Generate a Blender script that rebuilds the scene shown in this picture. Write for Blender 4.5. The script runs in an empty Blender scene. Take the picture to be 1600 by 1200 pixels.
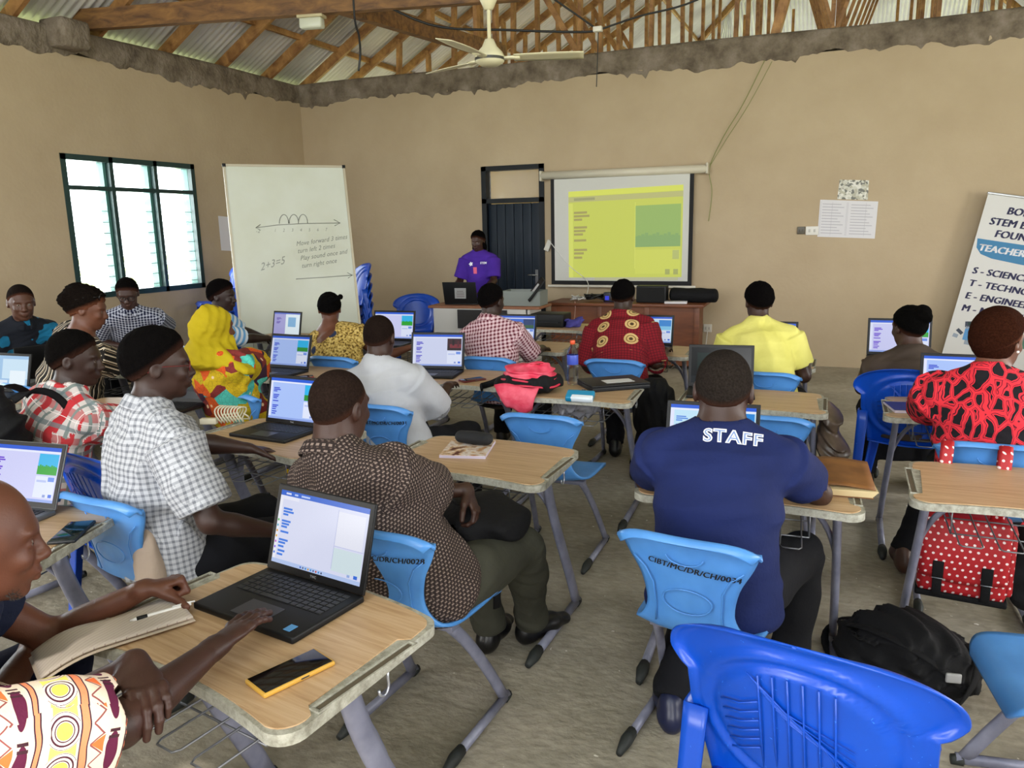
import bpy, bmesh, math, random
import numpy as np
from mathutils import Vector, Matrix, Euler

# ------------------------------------------------------------------ camera, sky, sun, daylight, exposure
S = bpy.context.scene
COL = S.collection
R = math.radians
CAM_POS = Vector((0, 0, 1.70))
PITCH, ROLL, YAW, FPX = 0.1977, -0.0211, -0.4011, 1217.8
fw = Vector((math.sin(YAW)*math.cos(PITCH), math.cos(YAW)*math.cos(PITCH), -math.sin(PITCH)))
rt = Vector((math.cos(YAW), -math.sin(YAW), 0)); up = rt.cross(fw)
rt2 = rt*math.cos(ROLL) + up*math.sin(ROLL); up2 = up*math.cos(ROLL) - rt*math.sin(ROLL)
cam = bpy.data.objects.new('camera', bpy.data.cameras.new('camera')); COL.objects.link(cam)
cam.matrix_world = Matrix(((rt2.x, up2.x, -fw.x, 0), (rt2.y, up2.y, -fw.y, 0), (rt2.z, up2.z, -fw.z, 1.70), (0, 0, 0, 1)))
cam.data.sensor_fit = 'HORIZONTAL'; cam.data.sensor_width = 36; cam.data.lens = 36*FPX/1600
cam.data.clip_start = 0.05; cam.data.clip_end = 300
S.camera = cam
S.view_settings.view_transform = 'Standard'; S.view_settings.look = 'None'
S.view_settings.gamma = 1; S.view_settings.use_curve_mapping = False
S.view_settings.exposure = EXPOSURE = 0.0
W = bpy.data.worlds.new('sky'); S.world = W; W.use_nodes = True
bg = W.node_tree.nodes['Background']; bg.inputs[0].default_value = (0.86, 0.93, 1.0, 1); bg.inputs[1].default_value = 5.0
S.cycles.max_bounces = 8; S.cycles.diffuse_bounces = 5; S.cycles.glossy_bounces = 3
S.cycles.transparent_max_bounces = 8; S.cycles.transmission_bounces = 4
S.cycles.sample_clamp_indirect = 6; S.cycles.caustics_reflective = False; S.cycles.caustics_refractive = False
def lamp(name, kind, loc, rot, energy, col=(1, 1, 1), size=(1, 1), spread=180):
    d = bpy.data.lights.new(name, kind); o = bpy.data.objects.new(name, d); COL.objects.link(o)
    o.location = loc; o.rotation_euler = rot; d.energy = energy; d.color = col
    if kind == 'AREA': d.shape = 'RECTANGLE'; d.size, d.size_y = size; d.spread = R(spread)
    return o
sun = lamp('sun', 'SUN', (0, 0, 20), (R(32), R(24), 0), 6.0, (1, .95, .86)); sun.data.angle = R(3)
WARM = (1, .97, .92); COOL = (.9, .96, 1)
for yy in (0.6, 3.4, 6.4):                       # daylight in the openings of the right wall
    lamp('daylight_right', 'AREA', (4.52, yy, 1.75), (0, R(90), 0), 105, WARM, (1.5, 1.9))
for xx in (-5.4, -2.2, 1.4):                     # and of the wall behind the photographer
    lamp('daylight_back', 'AREA', (xx, -2.52, 1.8), (R(90), 0, 0), 105, WARM, (1.9, 1.5))
lamp('daylight_left', 'AREA', (-7.72, 6.77, 1.8), (0, R(-90), 0), 90, COOL, (1.4, 1.7))
lamp('daylight_left', 'AREA', (-7.72, 2.6, 1.8), (0, R(-90), 0), 90, COOL, (1.4, 1.7))

# ------------------------------------------------------------------ materials
def lin(h):
    if isinstance(h, (tuple, list)): return tuple(h[:3]) + (1,)
    h = h.lstrip('#'); c = [int(h[i:i+2], 16)/255 for i in (0, 2, 4)]
    return tuple(x/12.92 if x <= .04045 else ((x+.055)/1.055)**2.4 for x in c) + (1,)
class V:                                         # a node socket one can do sums with
    def __init__(s, nt, sock): s.nt, s.s = nt, sock
    def m(s, op, b=None, c=None):
        n = s.nt.nodes.new('ShaderNodeMath'); n.operation = op
        for i, x in enumerate((s, b, c)):
            if x is None: continue
            if isinstance(x, V): s.nt.links.new(x.s, n.inputs[i])
            else: n.inputs[i].default_value = x
        return V(s.nt, n.outputs[0])
    def __add__(s, b): return s.m('ADD', b)
    def __sub__(s, b): return s.m('SUBTRACT', b)
    def __mul__(s, b): return s.m('MULTIPLY', b)
    def lt(s, b): return s.m('LESS_THAN', b)
    def gt(s, b): return s.m('GREATER_THAN', b)
    def frac(s): return s.m('FRACT')
    def mx(s, b): return s.m('MAXIMUM', b)
    def mn(s, b): return s.m('MINIMUM', b)
    def stripe(s, period, width, off=0): return ((s*(1/period)+(off+100)).frac()).lt(width)
class M:
    def __init__(s, name, col, rough=.6, metal=0, **kw):
        s.mat = bpy.data.materials.new(name); s.mat.use_nodes = True; s.nt = s.mat.node_tree
        s.b = s.nt.nodes['Principled BSDF']; s.col = None
        s.b.inputs['Base Color'].default_value = lin(col); s.b.inputs['Roughness'].default_value = rough
        s.b.inputs['Metallic'].default_value = metal; s.base = lin(col)
        for k, v in kw.items(): s.b.inputs[k.replace('_', ' ')].default_value = v
    def n(s, t, **kw):
        n = s.nt.nodes.new(t)
        for k, v in kw.items():
            if k in n.inputs.keys() if hasattr(n.inputs, 'keys') else False: n.inputs[k].default_value = v
            else: setattr(n, k, v)
        return n
    def l(s, a, b): s.nt.links.new(a.s if isinstance(a, V) else a, b)
    def co(s, kind='Object', scale=None):
        if kind == 'UV':
            n = s.n('ShaderNodeUVMap'); o = n.outputs[0]
        else:
            n = s.n('ShaderNodeTexCoord'); o = n.outputs[kind]
        if scale:
            mp = s.n('ShaderNodeMapping'); mp.inputs['Scale'].default_value = scale; s.l(o, mp.inputs[0]); o = mp.outputs[0]
        return o
    def xyz(s, o):
        n = s.n('ShaderNodeSeparateXYZ'); s.l(o, n.inputs[0]); return [V(s.nt, x) for x in n.outputs]
    def noise(s, o, scale, detail=3, rough=.5, dist=0):
        n = s.n('ShaderNodeTexNoise'); n.inputs['Scale'].default_value = scale; n.inputs['Detail'].default_value = detail
        n.inputs['Roughness'].default_value = rough; n.inputs['Distortion'].default_value = dist; s.l(o, n.inputs['Vector']); return V(s.nt, n.outputs[0])
    def voro(s, o, scale, feature='F1', out='Distance', rnd=1):
        n = s.n('ShaderNodeTexVoronoi'); n.feature = feature; n.inputs['Scale'].default_value = scale; n.inputs['Randomness'].default_value = rnd
        s.l(o, n.inputs['Vector']); return V(s.nt, n.outputs[out])
    def ramp(s, f, stops, const=False):
        n = s.n('ShaderNodeValToRGB'); e = n.color_ramp.elements
        if const: n.color_ramp.interpolation = 'CONSTANT'
        while len(e) < len(stops): e.new(.5)
        for i, (p, c) in enumerate(stops): e[i].position = p; e[i].color = lin(c)
        s.l(f, n.inputs[0]); return n.outputs[0]
    def mix(s, f, a, b):
        n = s.n('ShaderNodeMix'); n.data_type = 'RGBA'
        if isinstance(f, (int, float)): n.inputs[0].default_value = f
        else: s.l(f, n.inputs[0])
        for x, i in ((a, 6), (b, 7)):
            if isinstance(x, (str, tuple)): n.inputs[i].default_value = lin(x)
            else: s.l(x, n.inputs[i])
        return n.outputs[2]
    def setcol(s, o): s.l(o, s.b.inputs['Base Color']); s.col = o; return s
    def over(s, f, c): return s.setcol(s.mix(f, s.col if s.col is not None else tuple(s.base), c))
    def bump(s, f, dist=.01, strength=.5):
        n = s.n('ShaderNodeBump'); n.inputs['Distance'].default_value = dist; n.inputs['Strength'].default_value = strength
        s.l(f, n.inputs['Height']); s.l(n.outputs[0], s.b.inputs['Normal']); return s
    def rgh(s, f): s.l(f, s.b.inputs['Roughness']); return s
    def glow(s, col, k):
        if isinstance(col, str): s.b.inputs['Emission Color'].default_value = lin(col)
        else: s.l(col, s.b.inputs['Emission Color'])
        s.b.inputs['Emission Strength'].default_value = k; return s
    def mottle(s, c2, scale=6, lo=.4, hi=.65, detail=4):
        f = s.noise(s.co(), scale, detail); return s.setcol(s.ramp(f, [(lo, tuple(s.base)), (hi, c2)]))
def simple(name, col, rough=.6, metal=0, bumpy=0, scale=60, **kw):
    m = M(name, col, rough, metal, **kw)
    if bumpy: m.bump(m.noise(m.co(), scale, 3), .004, bumpy)
    return m.mat
def shade(h, k):
    c = lin(h); return tuple(min(1, x*k) for x in c[:3])

# ------------------------------------------------------------------ objects
def link(name, me, mats=(), parent=None, smooth=None, label=None):
    o = bpy.data.objects.new(name, me); COL.objects.link(o)
    for m in (mats if isinstance(mats, (list, tuple)) else [mats]): me.materials.append(m)
    if parent is not None: o.parent = parent
    if label: o['label'] = label
    return o
def tag(o, label=None, cat=None, group=None, kind=None):
    if label: o['label'] = label
    if cat: o['category'] = cat
    if group: o['group'] = group
    if kind: o['kind'] = kind
    return o
def thing(name, label, cat, loc=(0, 0, 0), rz=0, group=None, rot=None):
    o = bpy.data.objects.new(name, None); COL.objects.link(o); o.empty_display_size = .05
    o.location = loc; o.rotation_euler = rot if rot else (0, 0, R(rz))
    return tag(o, label, cat, group)
KIDS = {}
def copy_tree(o, parent=None):
    c = o.copy(); COL.objects.link(c)
    if parent is not None: c.parent = parent
    for ch in list(o.children): copy_tree(ch, c)
    return c
def place(proto, used, loc, rz, label, group=None):
    o = proto if not used else copy_tree(proto)
    used.append(1); o.location = loc; o.rotation_euler = (0, 0, R(rz)); o['label'] = label
    if group: o['group'] = group
    return o
class MB:
    """collects shapes into ONE mesh object"""
    def __init__(s): s.v, s.f, s.mi, s.sm, s.uv = [], [], [], [], {}
    def add(s, vs, fs, mi=0, smooth=True, mat=None, uvs=None):
        b = len(s.v)
        s.v += [tuple(mat @ Vector(p)) if mat is not None else tuple(p) for p in vs]
        for k, f in enumerate(fs):
            if uvs: s.uv[len(s.f)] = uvs[k]
            s.f.append([b+i for i in f]); s.mi.append(mi); s.sm.append(smooth)
        return s
    def box(s, c, d, mi=0, rot=None, mat=None, bev=0):
        x, y, z = [t/2 for t in d]; b = min(bev, x*.95, y*.95, z*.95)
        mt = Matrix.Translation(c) @ (Euler(rot).to_matrix().to_4x4() if rot else Matrix.Identity(4))
        if mat is not None: mt = mat @ mt
        if b <= 0:
            vs = [(i*x, j*y, k*z) for k in (-1, 1) for j in (-1, 1) for i in (-1, 1)]
            return s.add(vs, [(0, 2, 3, 1), (4, 5, 7, 6), (0, 1, 5, 4), (2, 6, 7, 3), (0, 4, 6, 2), (1, 3, 7, 5)], mi, False, mt)
        bm = bmesh.new(); bmesh.ops.create_cube(bm, size=1)
        for v in bm.verts: v.co = Vector((v.co.x*d[0], v.co.y*d[1], v.co.z*d[2]))
        bmesh.ops.bevel(bm, geom=bm.edges[:], offset=b, segments=2, profile=.6, affect='EDGES')
        bm.verts.index_update()
        s.add([v.co for v in bm.verts], [[v.index for v in f.verts] for f in bm.faces], mi, True, mt); bm.free(); return s
    def tube(s, pts, r, n=8, mi=0, rb=None, side=None, caps=True, mat=None, closed=False):
        """a tube along pts; r may be a list; rb = second half-axis (oval), measured along `side`"""
        P = [Vector(p) for p in pts]; k = len(P); vs, fs = [], []
        rr = r if isinstance(r, (list, tuple)) else [r]*k
        rbb = rb if isinstance(rb, (list, tuple)) else ([rb]*k if rb else rr)
        prev = None
        for i in range(k):
            t = (P[min(i+1, k-1)] - P[max(i-1, 0)]) if not closed else (P[(i+1) % k] - P[i-1])
            t.normalize()
            a = Vector(side) if side else (prev if prev is not None else (Vector((0, 0, 1)) if abs(t.z) < .9 else Vector((1, 0, 0))))
            a = (a - t*a.dot(t)); a.normalize(); b = t.cross(a); prev = a
            for j in range(n):
                q = 2*math.pi*j/n; vs.append(P[i] + a*(rbb[i]*math.cos(q)) + b*(rr[i]*math.sin(q)))
        for i in range(k-1 if not closed else k):
            for j in range(n):
                A, B = i*n, ((i+1) % k)*n
                fs.append((A+j, A+(j+1) % n, B+(j+1) % n, B+j))
        if caps and not closed: fs += [tuple(reversed(range(n))), tuple(range((k-1)*n, k*n))]
        return s.add(vs, fs, mi, True, mat)
    def cyl(s, a, b, r, n=16, mi=0, r2=None, mat=None):
        return s.tube([a, b], [r, r if r2 is None else r2], n, mi, mat=mat)
    def lathe(s, prof, n=24, mi=0, mat=None):
        vs, fs = [], []; k = len(prof)
        for r, z in prof:
            for j in range(n): q = 2*math.pi*j/n; vs.append((r*math.cos(q), r*math.sin(q), z))
        for i in range(k-1):
            for j in range(n): fs.append((i*n+j, i*n+(j+1) % n, (i+1)*n+(j+1) % n, (i+1)*n+j))
        return s.add(vs, fs, mi, True, mat)
    def prism(s, outline, z0, z1, mi=0, mat=None, smooth=False, bottom=True):
        n = len(outline); vs = [(x, y, z0) for x, y in outline] + [(x, y, z1) for x, y in outline]
        fs = [tuple(range(n, 2*n))] + ([tuple(reversed(range(n)))] if bottom else [])
        s.add(vs, fs, mi, False, mat)
        return s.add(vs, [(i, (i+1) % n, n+(i+1) % n, n+i) for i in range(n)], mi, smooth, mat)
    def grid(s, fn, nu, nv, mi=0, mat=None, thick=0, uvscale=None):
        """fn(u, v) -> point, u and v in 0..1; thick > 0 gives the sheet a back and a rim"""
        P = [[Vector(fn(i/nu, j/nv)) for i in range(nu+1)] for j in range(nv+1)]
        vs = [p for row in P for p in row]; w = nu+1
        fs = [(j*w+i, j*w+i+1, (j+1)*w+i+1, (j+1)*w+i) for j in range(nv) for i in range(nu)]
        uvs = None
        if uvscale: uvs = [[((i+a)/nu*uvscale[0], (j+b)/nv*uvscale[1]) for a, b in ((0, 0), (1, 0), (1, 1), (0, 1))] for j in range(nv) for i in range(nu)]
        if thick:
            N = []
            for j in range(nv+1):
                for i in range(nu+1):
                    du = P[j][min(i+1, nu)] - P[j][max(i-1, 0)]; dv = P[min(j+1, nv)][i] - P[max(j-1, 0)][i]
                    nn = du.cross(dv); N.append(nn.normalized() if nn.length > 1e-12 else Vector((0, 0, 1)))
            m = len(vs); vs = vs + [vs[q] - N[q]*thick for q in range(m)]; k0 = len(fs)
            fs = fs + [tuple(reversed([q+m for q in f])) for f in fs]
            if uvs: uvs = uvs + [list(reversed(u)) for u in uvs]
            ring = [i for i in range(w)] + [j*w+nu for j in range(1, nv+1)] + [nv*w+i for i in range(nu-1, -1, -1)] + [j*w for j in range(nv-1, 0, -1)]
            rim = [(ring[i], ring[i]+m, ring[(i+1) % len(ring)]+m, ring[(i+1) % len(ring)]) for i in range(len(ring))]
            fs += rim
            if uvs: uvs += [[(0, 0)]*4]*len(rim)
        return s.add(vs, fs, mi, True, mat, uvs)
    def build(s, name, mats, parent=None, label=None, bevel=0, loc=None, rz=None):
        me = bpy.data.meshes.new(name); me.from_pydata(s.v, [], s.f)
        me.polygons.foreach_set('material_index', s.mi); me.polygons.foreach_set('use_smooth', s.sm)
        if s.uv:
            ul = me.uv_layers.new(name='UVMap')
            for k, uv in s.uv.items():
                p = me.polygons[k]
                for i, li in enumerate(p.loop_indices): ul.data[li].uv = uv[i]
        me.update()
        o = link(name, me, mats, parent, label=label)
        if bevel:
            md = o.modifiers.new('bevel', 'BEVEL'); md.width = bevel; md.segments = 2; md.limit_method = 'ANGLE'; md.angle_limit = R(40)
        if loc is not None: o.location = loc
        if rz is not None: o.rotation_euler = (0, 0, R(rz))
        return o
def struct(name, mb, mats, **kw):
    o = mb.build(name, mats, **kw); o['kind'] = 'structure'; return o
def rrect(w, h, r, n=5):
    return [(sx*(w/2-r) + r*math.cos(q), sy*(h/2-r) + r*math.sin(q)) for sx, sy, q0 in ((1, 1, 0), (-1, 1, 90), (-1, -1, 180), (1, -1, 270)) for q in [R(q0+90*i/n) for i in range(n+1)]]
def text_mesh(txt, size, bold=0, shear=0, align='LEFT', spacing=1.0, depth=0):
    c = bpy.data.curves.new('lettering', 'FONT'); c.body = txt; c.size = size; c.offset = bold; c.shear = shear; c.align_x = align; c.space_character = spacing
    c.extrude = depth; c.resolution_u = 3
    o = bpy.data.objects.new('lettering', c); COL.objects.link(o)
    dg = bpy.context.evaluated_depsgraph_get(); me = bpy.data.meshes.new_from_object(o.evaluated_get(dg))
    bpy.data.objects.remove(o); bpy.data.curves.remove(c)
    return me
def lettering(txt, size, fn, mat_, parent, name='lettering', shear=0, bold=0, align='LEFT', spacing=1.0, jit=0, divide=0, twice=0):
    """text laid on a surface: fn(x, y) -> point"""
    me = text_mesh(txt, size, bold, shear, align, spacing)
    if twice:                                    # a heavier stroke: the letters laid a second and third time, a little aside
        bm = bmesh.new(); bm.from_mesh(me); g = bm.faces[:]
        for k in (-1, 1):
            r = bmesh.ops.duplicate(bm, geom=list({v for f in g for v in f.verts})+g); bmesh.ops.translate(bm, verts=[v for v in r['geom'] if isinstance(v, bmesh.types.BMVert)], vec=(k*twice, k*twice*.3, 0))
        bm.to_mesh(me); bm.free()
    if divide:
        bm = bmesh.new(); bm.from_mesh(me); bmesh.ops.triangulate(bm, faces=bm.faces[:])
        bmesh.ops.subdivide_edges(bm, edges=[e for e in bm.edges if e.calc_length() > divide], cuts=2); bm.to_mesh(me); bm.free()
    for v in me.vertices: v.co = fn(v.co.x, v.co.y)
    return link(name, me, [mat_], parent)
# ------------------------------------------------------------------ organic surfaces: smooth unions of tapered ovals, meshed with surface nets
def unit(v):
    v = np.asarray(v, float); return v/(np.linalg.norm(v)+1e-12)
class Loft:                                      # tapered limb with oval section
    def __init__(s, a, b, ra, rb=None, side=(1, 0, 0), cap=1.0, k=.03, op='u', ts=None, grow=0):
        s.a, s.b = np.array(a, float), np.array(b, float); s.L = np.linalg.norm(s.b-s.a)+1e-9; s.ax = (s.b-s.a)/s.L
        sd = np.array(side, float); sd = sd - s.ax*(sd@s.ax)
        if np.linalg.norm(sd) < 1e-4: sd = np.array([0, 1., 0]) - s.ax*s.ax[1]
        s.sx = unit(sd); s.sy = np.cross(s.ax, s.sx)
        s.ra = np.array(ra if isinstance(ra, (list, tuple)) else [ra, ra], float)+grow
        s.rb = s.ra if rb is None else np.array(rb if isinstance(rb, (list, tuple)) else [rb, rb], float)+grow
        s.ts = np.linspace(0, 1, len(s.ra)) if ts is None else np.array(ts)
        s.tsb = np.linspace(0, 1, len(s.rb)) if (ts is None or len(s.rb) != len(s.ts)) else s.ts
        s.cap, s.k, s.op = cap, k, op; s.c = (s.a+s.b)/2; s.R = s.L/2 + max(s.ra.max(), s.rb.max())
    def d(s, P):
        Q = P-s.a; w = Q@s.ax; t = np.clip(w/s.L, 0, 1); A = np.interp(t, s.ts, s.ra); B = np.interp(t, s.tsb, s.rb)
        dw = w-t*s.L; m = np.minimum(A, B); c = m*s.cap+1e-6
        return (np.sqrt(((Q@s.sx)/A)**2+((Q@s.sy)/B)**2+(dw/c)**2)-1)*m
    def uv(s, P):
        Q = P-s.a; return np.arctan2(Q@s.sx, Q@s.sy), Q@s.ax
class Ell:
    def __init__(s, c, r, rot=None, k=.02, op='u'):
        s.c = np.array(c, float); s.r = np.array(r, float); s.rot = np.eye(3) if rot is None else rot; s.k, s.op = k, op; s.R = s.r.max()
    def d(s, P):
        q = ((P-s.c)@s.rot)/s.r; n = np.sqrt((q*q).sum(1))+1e-9
        g = np.sqrt(((q/s.r)**2).sum(1))+1e-9
        return n*(n-1)/g if s.R < 0 else (n-1)*n/g
def field(P, prims, post=()):
    d = np.full(len(P), .4)
    for p in prims:
        m = np.nonzero(((P-p.c)**2).sum(1) < (p.R+.09)**2)[0]
        if not len(m): continue
        dd = p.d(P[m]); cur = d[m]; k = p.k
        if p.op == 's':
            h = np.maximum(k-np.abs(cur+dd), 0)/k; d[m] = np.maximum(cur, -dd)+h*h*k/4
        else:
            h = np.maximum(k-np.abs(cur-dd), 0)/k; d[m] = np.minimum(cur, dd)-h*h*k/4
    for f in post: d = f(P, d)
    return d
def surfnet(fn, lo, hi, h, B=6):
    lo = np.array(lo, float); nb = np.ceil((np.array(hi)-lo)/h/B).astype(int)+1; n = nb*B
    bc = np.stack(np.meshgrid(*[np.arange(k) for k in nb], indexing='ij'), -1).reshape(-1, 3)
    dc = fn(lo+(bc*B+B/2)*h)
    F = np.repeat(np.repeat(np.repeat(np.where(dc < 0, -1., 1.).reshape(nb), B, 0), B, 1), B, 2)
    off = np.stack(np.meshgrid(*[np.arange(B)]*3, indexing='ij'), -1).reshape(-1, 3)
    for ch in np.array_split(bc[np.abs(dc) < B*h*1.5+.012], max(1, len(bc)//4000)):
        if not len(ch): continue
        I = (ch[:, None, :]*B+off[None]).reshape(-1, 3); F[I[:, 0], I[:, 1], I[:, 2]] = fn(lo+I*h)
    Sg = F < 0; c = [Sg[i:n[0]-1+i, j:n[1]-1+j, k:n[2]-1+k] for i in (0, 1) for j in (0, 1) for k in (0, 1)]
    cnt = sum(x.astype(np.int8) for x in c); idx = np.argwhere((cnt > 0) & (cnt < 8)); m = len(idx)
    acc = np.zeros((m, 3)); num = np.zeros(m); co = np.array([(i, j, k) for i in (0, 1) for j in (0, 1) for k in (0, 1)])
    vals = np.stack([F[idx[:, 0]+a, idx[:, 1]+b, idx[:, 2]+e] for a, b, e in co], 1)
    for a in range(8):
        for b in range(a+1, 8):
            if np.abs(co[a]-co[b]).sum() != 1: continue
            x = (vals[:, a] < 0) != (vals[:, b] < 0); t = vals[x, a]/(vals[x, a]-vals[x, b])
            acc[x] += co[a]+t[:, None]*(co[b]-co[a]); num[x] += 1
    v = lo+(idx+acc/num[:, None])*h
    vid = np.full(n-1, -1, np.int32); vid[idx[:, 0], idx[:, 1], idx[:, 2]] = np.arange(m)
    qs = []
    for ax in range(3):
        A = [slice(0, None)]*3; A[ax] = slice(0, -1); Bq = [slice(0, None)]*3; Bq[ax] = slice(1, None)
        e = np.argwhere(Sg[tuple(A)] != Sg[tuple(Bq)]); u_, w_ = (ax+1) % 3, (ax+2) % 3
        e = e[(e[:, u_] > 0) & (e[:, w_] > 0) & (e[:, u_] < n[u_]-1) & (e[:, w_] < n[w_]-1)]
        def g(du, dw):
            q = e.copy(); q[:, u_] -= du; q[:, w_] -= dw; return vid[q[:, 0], q[:, 1], q[:, 2]]
        quad = np.stack([g(1, 1), g(0, 1), g(0, 0), g(1, 0)], 1); fl = ~Sg[e[:, 0], e[:, 1], e[:, 2]]
        quad[fl] = quad[fl][:, ::-1]; qs.append(quad)
    return v, np.concatenate(qs)
def np_mesh(name, v, q, uv=None, mi=None):
    me = bpy.data.meshes.new(name); me.vertices.add(len(v)); me.vertices.foreach_set('co', np.asarray(v, np.float32).ravel())
    me.loops.add(q.size); me.loops.foreach_set('vertex_index', q.astype(np.int32).ravel()); me.polygons.add(len(q))
    me.polygons.foreach_set('loop_start', np.arange(0, q.size, 4, dtype=np.int32))
    if mi is not None: me.polygons.foreach_set('material_index', mi.astype(np.int32))
    me.polygons.foreach_set('use_smooth', np.ones(len(q), bool))
    if uv is not None: me.uv_layers.new(name='UVMap').data.foreach_set('uv', uv.astype(np.float32).ravel())
    me.update(calc_edges=True); return me
def bounds(prims, pad=.03):
    return np.min([p.c-p.R for p in prims if p.op == 'u'], 0)-pad, np.max([p.c+p.R for p in prims if p.op == 'u'], 0)+pad
def blob(name, prims, h, mats, parent=None, post=(), bones=None, label=None, relax=1):
    lo, hi = bounds(prims); v, q = surfnet(lambda P: field(P, prims, post), lo, hi, h); uv = None
    if relax:                                    # ease the grid's steps out
        for _ in range(relax):
            acc = np.zeros_like(v); n = np.zeros(len(v))
            for a, b in ((0, 1), (1, 2), (2, 3), (3, 0)):
                np.add.at(acc, q[:, a], v[q[:, b]]); np.add.at(acc, q[:, b], v[q[:, a]]); np.add.at(n, q[:, a], 1); np.add.at(n, q[:, b], 1)
            v = v*.5+acc/np.maximum(n, 1)[:, None]*.5
    if bones:
        fc = v[q].mean(1); D = np.stack([b.d(fc)+(.016 if r == .062 else 0) for b, r in bones], 1); w = D.argmin(1); uv = np.zeros((len(q), 4, 2))
        nn = np.cross(v[q[:, 2]]-v[q[:, 0]], v[q[:, 3]]-v[q[:, 1]])
        for i, (b, r) in enumerate(bones):
            f = w == i
            if not f.any(): continue
            if r > .15 or r == .062:                          # the trunk: laid flat on its back, sides and shoulders
                k = np.abs(np.stack([nn[f]@b.sx, nn[f]@b.sy, nn[f]@b.ax*.8], 1)).argmax(1)
                for c in range(4):
                    Q = v[q[f, c]]-b.a; X, Y, Z = Q@b.sx, Q@b.sy, Q@b.ax
                    uv[f, c, 0] = np.where(k == 0, Y+.31, X); uv[f, c, 1] = np.where(k == 2, Y*np.sign(np.where(np.abs(Y).mean() > 0, 1, 1))+.43, Z)
                continue
            a0, _ = b.uv(fc[f])
            for c in range(4):
                a, t = b.uv(v[q[f, c]]); da = (a-a0+np.pi) % (2*np.pi)-np.pi
                uv[f, c, 0] = (a0+da)*r; uv[f, c, 1] = t+i*1.37
    return link(name, np_mesh(name, v, q, uv), mats, parent, label=label)
def folds(seed, amp, f=1.0):
    rs = np.random.RandomState(seed); K = rs.normal(size=(5, 3))*np.array([22, 26, 34])*f; ph = rs.rand(5)*6.28
    def fn(P, d):
        a = P@K[0]+ph[0]; b = P@K[1]+ph[1]; c = P@K[2]+ph[2]
        w = np.sin(a+1.8*np.sin(b*.5))+.7*np.sin(c+1.5*np.sin(a*.6+ph[3]))+.4*np.sin(2.1*b+1.2*np.sin(c*.7+ph[4]))
        return d+amp*.5*(w-.15*w*w-.9)
    return fn
def above(p0, nrm):
    p0 = np.array(p0, float); nrm = unit(nrm); return lambda P, d: np.maximum(d, -((P-p0)@nrm))

# ------------------------------------------------------------------ people
def ik(a, t, l1, l2, pole):
    a, t = np.array(a, float), np.array(t, float); v = t-a; L = np.linalg.norm(v)
    if L > (l1+l2)*.995: t = a+v/L*(l1+l2)*.995; v = t-a; L = np.linalg.norm(v)
    L = max(L, abs(l1-l2)*1.05+1e-6); x = unit(v); p = np.array(pole, float); p = unit(p-x*(p@x)); c = (l1*l1+L*L-l2*l2)/(2*L)
    return a+x*c+p*math.sqrt(max(l1*l1-c*c, 0)), t
def rot3(yaw, pitch, roll):
    return np.array(Euler((R(pitch), R(roll), R(yaw)), 'YXZ').to_matrix()) if False else np.array((Matrix.Rotation(R(yaw), 3, 'Z') @ Matrix.Rotation(R(pitch), 3, 'X') @ Matrix.Rotation(R(roll), 3, 'Y')))
def hand_prims(w, y, z, ts, curl=(20, 25, 15), spread=4, s=1.0, kf=.006, thumb=(.75, .6, -.25), tcurl=.3):
    y = unit(y); z = unit(np.array(z)-y*(np.array(z)@y)); x = np.cross(y, z); fr = np.stack([x, y, z], 1); w = np.array(w)
    T = lambda p: w+fr@(np.array(p)*s)
    out = [Loft(T((0, -.015, 0)), T((0, .075, -.002)), [.024*s, .030*s, .037*s, .036*s], [.019*s, .016*s, .0135*s, .011*s], side=x, k=.015, cap=.9)]
    cs = curl if isinstance(curl[0], (list, tuple)) else [curl]*4
    for i, (bx, by, L) in enumerate(((.0285, .078, .070), (.0095, .083, .079), (-.0095, .080, .073), (-.027, .071, .057))):
        p = np.array([ts*bx, by, .001]); a = 0.; sp = R(spread)*(1.5-i)*ts; r = .0088*s if i < 3 else .0078*s
        for j, fr_ in enumerate((.44, .31, .27)):
            a += R(cs[i][j]); dv = np.array([math.sin(sp)*math.cos(a), math.cos(sp)*math.cos(a), -math.sin(a)])
            q = p+dv*L*fr_; rr = r*(1-.08*j)
            out.append(Loft(T(p), T(q), [rr*1.03, rr*.97, rr*.93], k=(.009 if j == 0 else .005) if kf > .004 else kf)); p = q
    p = np.array([ts*.021, .014, -.004]); dv = unit((ts*thumb[0], thumb[1], thumb[2]))
    for j, L in enumerate((.043, .032, .026)):
        q = p+dv*L; r = (.0145, .0108, .0098)[j]*s
        out.append(Loft(T(p), T(q), [r, r*.9], k=.010 if j == 0 else .005)); p = q
        dv = unit(dv+np.array([-ts*tcurl*.6, tcurl*.5, -tcurl*.2]))
    return out
SKINS = {}
def brighter(h, k): return '#'+''.join('%02x' % min(255, int(int(h[i:i+2], 16)*k)) for i in (1, 3, 5))
def skin_mat(h):
    if h not in SKINS:
        key, h = h, brighter(h, 1.3); m = M('skin', h, .48); f = m.noise(m.co(), 9, 4)
        m.setcol(m.ramp(f, [(.35, shade(h, .82)), (.7, shade(h, 1.18))]))
        m.bump(m.noise(m.co(), 240, 2), .0012, .35); m.b.inputs['Specular IOR Level'].default_value = .42; SKINS[key] = m.mat; h = key
    return SKINS[h]
EYE = simple('eye_white', '#7a6e64', .35); IRIS = simple('iris', '#120a06', .15); NAIL = simple('nail', '#b98a74', .4)
HAIRS = {}
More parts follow.
